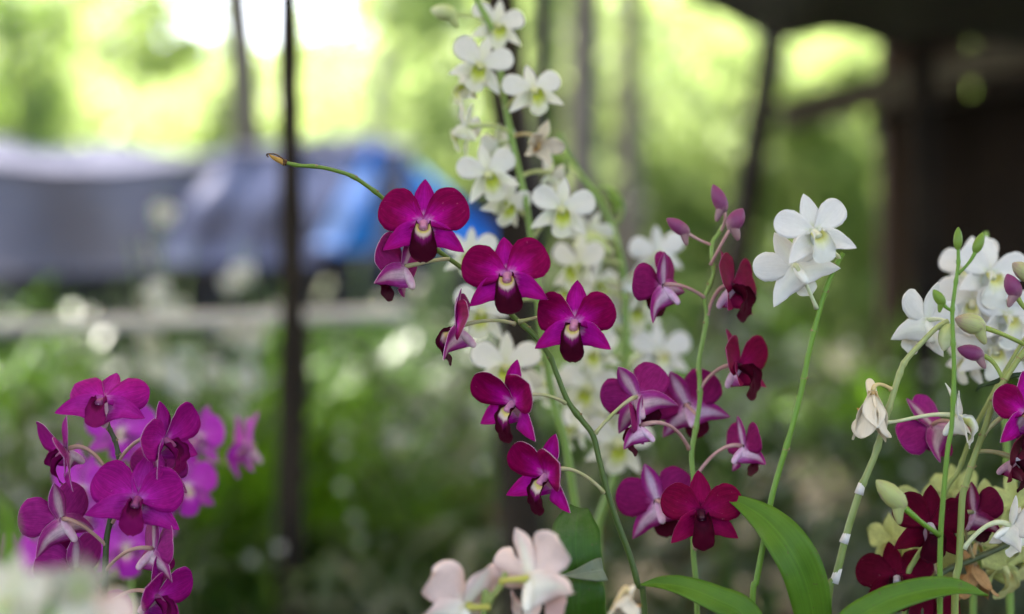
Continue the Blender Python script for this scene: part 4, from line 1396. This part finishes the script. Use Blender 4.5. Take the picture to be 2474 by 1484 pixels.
# --- F: pale arching stem with papery sheaths
F_ = plant('orchid_spray', 1990, 1.0, 'stout pale green stem with white papery rings and a wilted cream blossom')
DF = 1.0
fo, FC = stem(F_, [(2290, 775, DF), (2262, 792, DF), (2224, 830, DF), (2187, 872, DF), (2172, 905, DF), (2154, 962, DF), (2137, 1018, DF), (2115, 1094, DF), (2096, 1140, DF), (2078, 1184, DF), (2058, 1245, DF), (2041, 1304, DF), (2030, 1350, DF), (2018, 1398, DF), (1998, 1490, DF)] + foot(F_, 1992, DF),
         .0030, .0018, 'stem_pale', (.46, .575, .66, .755, .80), bump=.25)
for (xa, ya), (xb, yb) in (((2082, 1168), (2074, 1194)), ((2046, 1288), (2037, 1312)), ((2026, 1372), (2014, 1408))):
    a_, b_ = np.array(at(xa, ya, DF)), np.array(at(xb, yb, DF))
    V, F, U = tube([a_, a_ * .5 + b_ * .5, b_], np.array([.0026, .0030, .0033]), 12)
    link('papery_sheath', new_mesh('papery_sheath', V - np.array(F_.location), F, ['dry_sheath'], None, U), fo)
flower(F_, 'faded', 2108, 950, .99, 215, -20, -74, 16, (2151, 940, DF), plean=62, pbend=14, dlean=58, llean=60, lbend=8, pW=.022, dL=.030, lip=.8, ruf=.05, label='wilted cream blossom hanging down')
flower(F_, 'white', 2238, 775, 1.02, 190, -150, 6, -14, (2284, 777, DF), pW=.022, dW=.015, label='white blossom seen from behind')
flower(F_, 'white', 2312, 1006, .99, 168, 74, 4, -4, (2141, 1020, DF), plean=6, pW=.022, lW=.013, sag=.006)
bud(F_, 'bud_cream', 2292, 782, 1.0, 2278, 848, 40, None, spur=False)
leaf(F_, [(1748, 1200, 1.01), (1800, 1222, 1.0), (1856, 1262, .99), (1905, 1322, .98), (1944, 1400, .98), (1966, 1500, .985), (1975, 1640, .99), (1985, 1900, .998)], [4, 44, 78, 98, 98, 84, 60, 36], fold=.30, side=(-.25, -.75, .6), seed=6)
leaf(F_, [(2388, 1437, .955), (2345, 1424, .955), (2290, 1420, .955), (2215, 1430, .955), (2130, 1458, .957), (2040, 1520, .962), (1990, 1640, .98), (1985, 1900, .998)], [3, 26, 46, 62, 70, 66, 50, 30], fold=.30, side=(.1, -.8, .6), seed=7)

# --- G: bright thin stem with green buds
G = plant('orchid_spray', 2268, .965, 'slim bright green stem with small green buds in front of white blossoms')
DG = .968
stem(G, [(2314, 596, DG), (2314, 640, DG), (2306, 700, DG), (2300, 755, DG), (2302, 824, DG), (2304, 912, DG), (2298, 1032, DG), (2289, 1085, DG), (2278, 1203, DG), (2271, 1315, DG), (2270, 1490, DG)] + foot(G, 2269, DG),
     .0021, .0012, 'stem_bright', (.55, .66, .76, .86, .93), bump=.35)
bud(G, 'bud_green', 2313, 604, DG, 2314, 549, 22, None, spur=False)
bud(G, 'bud_green', 2354, 612, DG, 2374, 562, 25, (2314, 662, DG), 'stem_bright', spur=False)
bud(G, 'bud_green', 2280, 738, DG, 2254, 700, 26, (2303, 752, DG), 'stem_bright', spur=True)
bud(G, 'bud_pale', 2186, 1228, .955, 2116, 1160, 50, (2268, 1292, DG), 'stem_bright', prad=.0017)

# --- H: stout stem at the right edge
H = plant('orchid_spray', 2330, 1.0, 'stout olive stem at the edge bearing purple and white blossoms and blushed buds')
DHh = .995
stem(H, [(2560, 700, DHh), (2510, 790, DHh), (2473, 848, DHh), (2433, 908, DHh), (2405, 955, DHh), (2378, 1036, DHh), (2351, 1110, DHh), (2334, 1165, DHh), (2324, 1203, DHh), (2320, 1280, DHh), (2316, 1360, DHh), (2306, 1490, DHh)] + foot(H, 2303, DHh),
     .0028, .0018, 'stem_olive', (.44, .52, .60, .68, .76, .83, .9), scar='node_scar', bump=.2)
bud(H, 'bud_blush', 2378, 792, .985, 2306, 770, 50, (2480, 836, DHh), 'lime_pedicel', prad=.0015)
bud(H, 'bud_plum', 2458, 720, .985, 2432, 662, 40, (2520, 776, DHh), 'lime_pedicel', prad=.0015)
bud(H, 'bud_plum', 2376, 860, 1.0, 2312, 842, 38, (2424, 922, DHh), 'lime_pedicel', prad=.0015)
bud(H, 'bud_blush', 2500, 676, .985, 2445, 636, 44, (2540, 740, DHh), 'lime_pedicel', prad=.0015)
flower(H, 'magenta', 2474, 998, .985, 200, 20, 0, 4, (2376, 1048, DHh), pW=.026, prad=.0017)
flower(H, 'garnet', 2452, 1110, .99, 165, 58, -10, 8, (2358, 1092, DHh), plean=10, prad=.0016, label='dark red blossom with pale sepals in profile')
flower(H, 'white', 2440, 1272, .985, 150, 100, -20, 0, (2328, 1324, DHh), plean=20, prad=.0017)

# --- I: thinner stem behind with purple flower
I_ = plant('orchid_spray', 2200, 1.04, 'thin olive stem running behind the stout one with a purple drooping blossom')
DI = 1.03
stem(I_, [(2560, 690, DI), (2473, 822, DI), (2417, 915, DI), (2386, 975, DI), (2355, 1032, DI), (2336, 1079, DI), (2313, 1141, DI), (2286, 1180, DI), (2262, 1250, DI), (2236, 1310, DI), (2208, 1356, DI), (2193, 1390, DI), (2185, 1490, DI)] + foot(I_, 2184, DI),
     .0022, .0015, 'stem_olive', (.4, .5, .6, .7, .8), bump=.2)
flower(I_, 'purple', 2252, 1030, 1.045, 180, -150, -30, 40, (2350, 1042, DI), plean=22, label='purple blossom turned away')
leaf(I_, [(2356, 946, 1.0), (2376, 930, 1.0), (2410, 918, 1.0), (2480, 908, 1.0), (2600, 915, 1.01)], [2, 9, 13, 14, 10], fold=.2, mats=('leaf_thin_dark', 'leaf_thin_dark'), side=(0, -.6, .8), seed=8)

# --- J: white cluster at the right
J_ = plant('orchid_spray', 2455, 1.14, 'crowded white orchid spray against the dark shed')
DJ = 1.14
stem(J_, [(2380, 560, DJ), (2392, 640, DJ), (2404, 760, DJ), (2418, 900, DJ), (2432, 1100, DJ), (2440, 1490, DJ)] + foot(J_, 2440, DJ), .0032, .002, 'stem_soft', (.6, .7, .8, .9))
for q in ((2388, 660, 1.09, 190, 12, 4, 10, (2396, 690)), (2345, 640, 1.12, 150, -40, 10, -10, (2394, 670)), (2350, 730, 1.10, 170, -24, 0, 0, (2402, 740)), (2428, 760, 1.09, 180, 18, -4, 8, (2408, 790)),
          (2400, 842, 1.10, 180, -6, 2, 0, (2414, 870)), (2470, 800, 1.11, 160, 40, 0, 0, (2410, 820)), (2365, 800, 1.12, 150, 140, 0, 10, (2408, 810)), (2462, 850, 1.12, 150, 20, 0, 0, (2412, 860)), (2344, 868, 1.12, 130, -60, -10, 20, (2414, 880))):
    flower(J_, 'white', *q[:7], (*q[7], DJ), plean=8, pW=.024, dW=.0155)

# --- K: dark garnet plant at the bottom
K = plant('orchid_spray', 2225, 1.03, 'dark garnet red orchid with deep maroon lips above the lowest leaf')
DK = 1.035
stem(K, [(2440, 1308, 1.06), (2425, 1319, 1.055), (2350, 1352, 1.05), (2277, 1383, 1.045), (2235, 1430, 1.04), (2222, 1500, 1.035)] + foot(K, 2222, 1.035), .0026, .0022, 'stem_dark', (.5, .62, .75, .88), bump=.25)
flower(K, 'garnet', 2246, 1268, 1.01, 190, 4, 2, 6, (2262, 1390, 1.045), pang=64, pW=.028, dW=.0165, lW=.016)
flower(K, 'garnet', 2352, 1240, 1.03, 150, 120, -4, 10, (2350, 1350, 1.05), plean=12, label='garnet blossom in profile with a rising sepal')
flower(K, 'garnet', 2166, 1396, 1.03, 180, -20, 20, -10, (2228, 1440, 1.04), pW=.028)
flower(K, 'garnet', 2250, 1500, 1.04, 170, 30, 0, 10, (2226, 1480, 1.04))

# --- L2: lime green orchid behind
LM = plant('orchid_spray', 2360, 1.12, 'pale lime green orchid spray at the lower corner behind garnet flower')
DL = 1.12
stem(LM, [(2460, 1120, DL), (2440, 1200, DL), (2400, 1290, DL), (2360, 1380, DL), (2350, 1490, DL)] + foot(LM, 2348, DL), .0028, .002, 'stem_soft', (.6, .75, .88))
for q in ((2232, 1240, 1.10, 160, -10, 0, 10, (2380, 1340)), (2160, 1310, 1.09, 150, -50, 0, -20, (2370, 1370)), (2250, 1360, 1.10, 150, -10, -20, 10, (2368, 1380)), (2378, 1240, 1.08, 170, 10, 6, 6, (2420, 1250)),
          (2450, 1225, 1.08, 170, 20, 6, -6, (2432, 1225)), (2425, 1370, 1.07, 170, 30, -30, 0, (2385, 1330)), (2310, 1190, 1.12, 140, 20, 10, 0, (2430, 1230)), (2470, 1330, 1.09, 150, 20, -20, 10, (2400, 1300))):
    flower(LM, 'lime', *q[:7], (*q[7], DL), plean=4, pW=.023, lW=.016, ruf=.075, pang=60)
flower(LM, 'withered', 2352, 1365, 1.06, 170, 10, -75, 0, (2375, 1340, DL), plean=66, dlean=60, llean=64, pW=.02, ruf=.06, lip=.8, label='withered brown blossom')

# --- L: purple spray at the left
Lp = plant('orchid_spray', 250, 1.0, 'purple orchid spray with dark throats in the lower corner')
DLl = 1.0
stem(Lp, [(256, 1000, DLl), (263, 1032, DLl), (279, 1068, DLl), (287, 1114, DLl), (284, 1170, DLl), (274, 1220, DLl), (266, 1259, DLl), (257, 1308, DLl), (254, 1387, DLl), (252, 1428, DLl), (250, 1490, DLl)] + foot(Lp, 250, DLl),
     .0027, .0015, 'stem_dark', (.60, .70, .78, .845, .90, .95), bump=.3, scar='node_scar')
flower(Lp, 'purple', 250, 968, .985, 206, -4, 24, 3, (258, 1010, DLl), pang=66, pcup=-.35, pbend=-35, dlean=-14, lang=112, lip=.8, pW=.026)
flower(Lp, 'purple', 333, 1205, .98, 218, 4, 4, 8, (270, 1262, DLl), pang=66, lang=118, lip=.85)
flower(Lp, 'purple', 398, 1062, .99, 200, 66, -8, -18, (287, 1112, DLl), plean=18, llean=24, pcup=.3)
flower(Lp, 'purple', 160, 1088, .99, 185, -58, -14, 24, (262, 1142, .99), plean=22, llean=20, pcup=.25)
flower(Lp, 'purple', 150, 1255, .99, 190, -128, 4, 16, (256, 1318, DLl), plean=18, llean=14)
flower(Lp, 'purple', 372, 1328, .99, 180, 128, -6, -6, (256, 1378, DLl), plean=12, llean=10)
flower(Lp, 'purple', 376, 1440, .985, 190, 70, -10, 0, (253, 1470, DLl), plean=18)
flower(Lp, 'purple', 182, 1378, 1.0, 185, -128, 8, 8, (253, 1440, DLl), plean=14)
flower(Lp, 'purple', 386, 1140, 1.03, 150, 172, 0, 0, (284, 1160, DLl), plean=4)
flower(Lp, 'purple', 238, 1490, 1.02, 160, -160, 0, 0, (251, 1500, DLl), plean=10)

# --- M: lilac sprays behind it
M1 = plant('orchid_spray', 330, 1.30, 'blurred bright lilac orchid spray just behind the purple spray')
stem(M1, [(240, 1020, 1.30), (270, 1100, 1.30), (300, 1250, 1.30), (320, 1490, 1.30)] + foot(M1, 322, 1.30), .0034, .002, 'stem_soft', (.6, .7, .8, .9))
for q in ((292, 1040, 1.28, 160, 10, 0, 0, (262, 1075)), (200, 1180, 1.28, 170, -20, 0, 10, (285, 1180)), (450, 1175, 1.28, 150, 30, 0, 0, (292, 1200)), (215, 1250, 1.30, 150, -40, 0, 0, (300, 1270)),
          (305, 1320, 1.28, 160, 10, 0, -10, (308, 1350)), (105, 1360, 1.28, 170, -16, 4, -10, (310, 1390)), (170, 1130, 1.31, 130, -50, 8, 12, (280, 1140)), (350, 1250, 1.29, 150, 30, -6, -12, (300, 1260)), (40, 1350, 1.30, 140, -40, 6, 8, (310, 1400)), (380, 1130, 1.32, 130, 10, 0, 0, (285, 1150))):
    flower(M1, 'lilac', *q[:7], (*q[7], 1.30), plean=4)
M2 = plant('orchid_spray', 560, 1.38, 'two blurred lilac blossoms on an arching stalk beside the purple spray')
stem(M2, [(612, 1130, 1.36), (570, 1124, 1.36), (500, 1120, 1.37), (440, 1150, 1.38), (400, 1300, 1.38), (420, 1490, 1.38)] + foot(M2, 424, 1.38), .0034, .0018, 'stem_soft', (.6, .8))
flower(M2, 'lilac', 486, 1055, 1.34, 152, -30, 4, 8, (500, 1120, 1.37), plean=10)
flower(M2, 'lilac', 598, 1075, 1.34, 170, -62, 2, 0, (590, 1126, 1.36), plean=12)

# --- P: creamy blossoms close to the lens
P_ = plant('orchid_spray', 110, .63, 'creamy out of focus orchid spray close to the lens in the corner', pot=True)
stem(P_, [(170, 1370, .63), (150, 1440, .63), (120, 1500, .63)] + foot(P_, 116, .63), .0022, .0014, 'stem_soft', (.5, .8))
for q in ((36, 1440, .63, 210, -20, 0, 0, (130, 1490)), (190, 1405, .625, 150, 30, -40, 0, (150, 1430)), (120, 1515, .63, 230, 10, 10, 0, (122, 1510)), (0, 1520, .64, 230, -20, 10, 0, (118, 1520))):
    flower(P_, 'lens', *q[:7], (*q[7], .63), pW=.024)
flower(P_, 'pink', 235, 1505, .64, 180, 20, 20, 0, (120, 1510, .63))
leaf(P_, [(-12, 1190, .68), (14, 1240, .67), (22, 1310, .66), (20, 1400, .65), (80, 1640, .64)], [10, 36, 44, 46, 40], fold=.2, side=(.3, -.8, .4), seed=9)

# --- Q: pink blossoms at the bottom edge
Q = plant('orchid_spray', 1160, .87, 'pale pink and cream orchid spray at the bottom edge')
DQ = .875
stem(Q, [(1222, 1384, DQ), (1205, 1420, DQ), (1182, 1452, DQ), (1168, 1500, DQ)] + foot(Q, 1166, DQ), .0024, .0018, 'stem_olive', (.6, .8))
flower(Q, 'pink', 1278, 1398, .87, 250, 136, 12, 22, (1212, 1405, DQ), plean=34, pbend=-30, llean=26, lbend=-26, dlean=22, dbend=-30, pW=.026, um=.66, ruf=.075, prad=.002)
flower(Q, 'pink', 1126, 1462, .875, 245, -146, 26, -10, (1180, 1466, DQ), plean=30, pbend=-26, llean=24, pW=.026, um=.66, ruf=.075, prad=.002)
flower(Q, 'pink', 1255, 1500, .88, 150, 60, 10, 0, (1170, 1500, DQ), plean=24, pW=.024, ruf=.06)
flower(Q, 'faded', 1515, 1435, .88, 120, -30, -70, 0, (1460, 1520, DQ), plean=60, llean=60, dlean=50, ruf=.05, label='withered tan blossom')
print('flowers', NF[0])
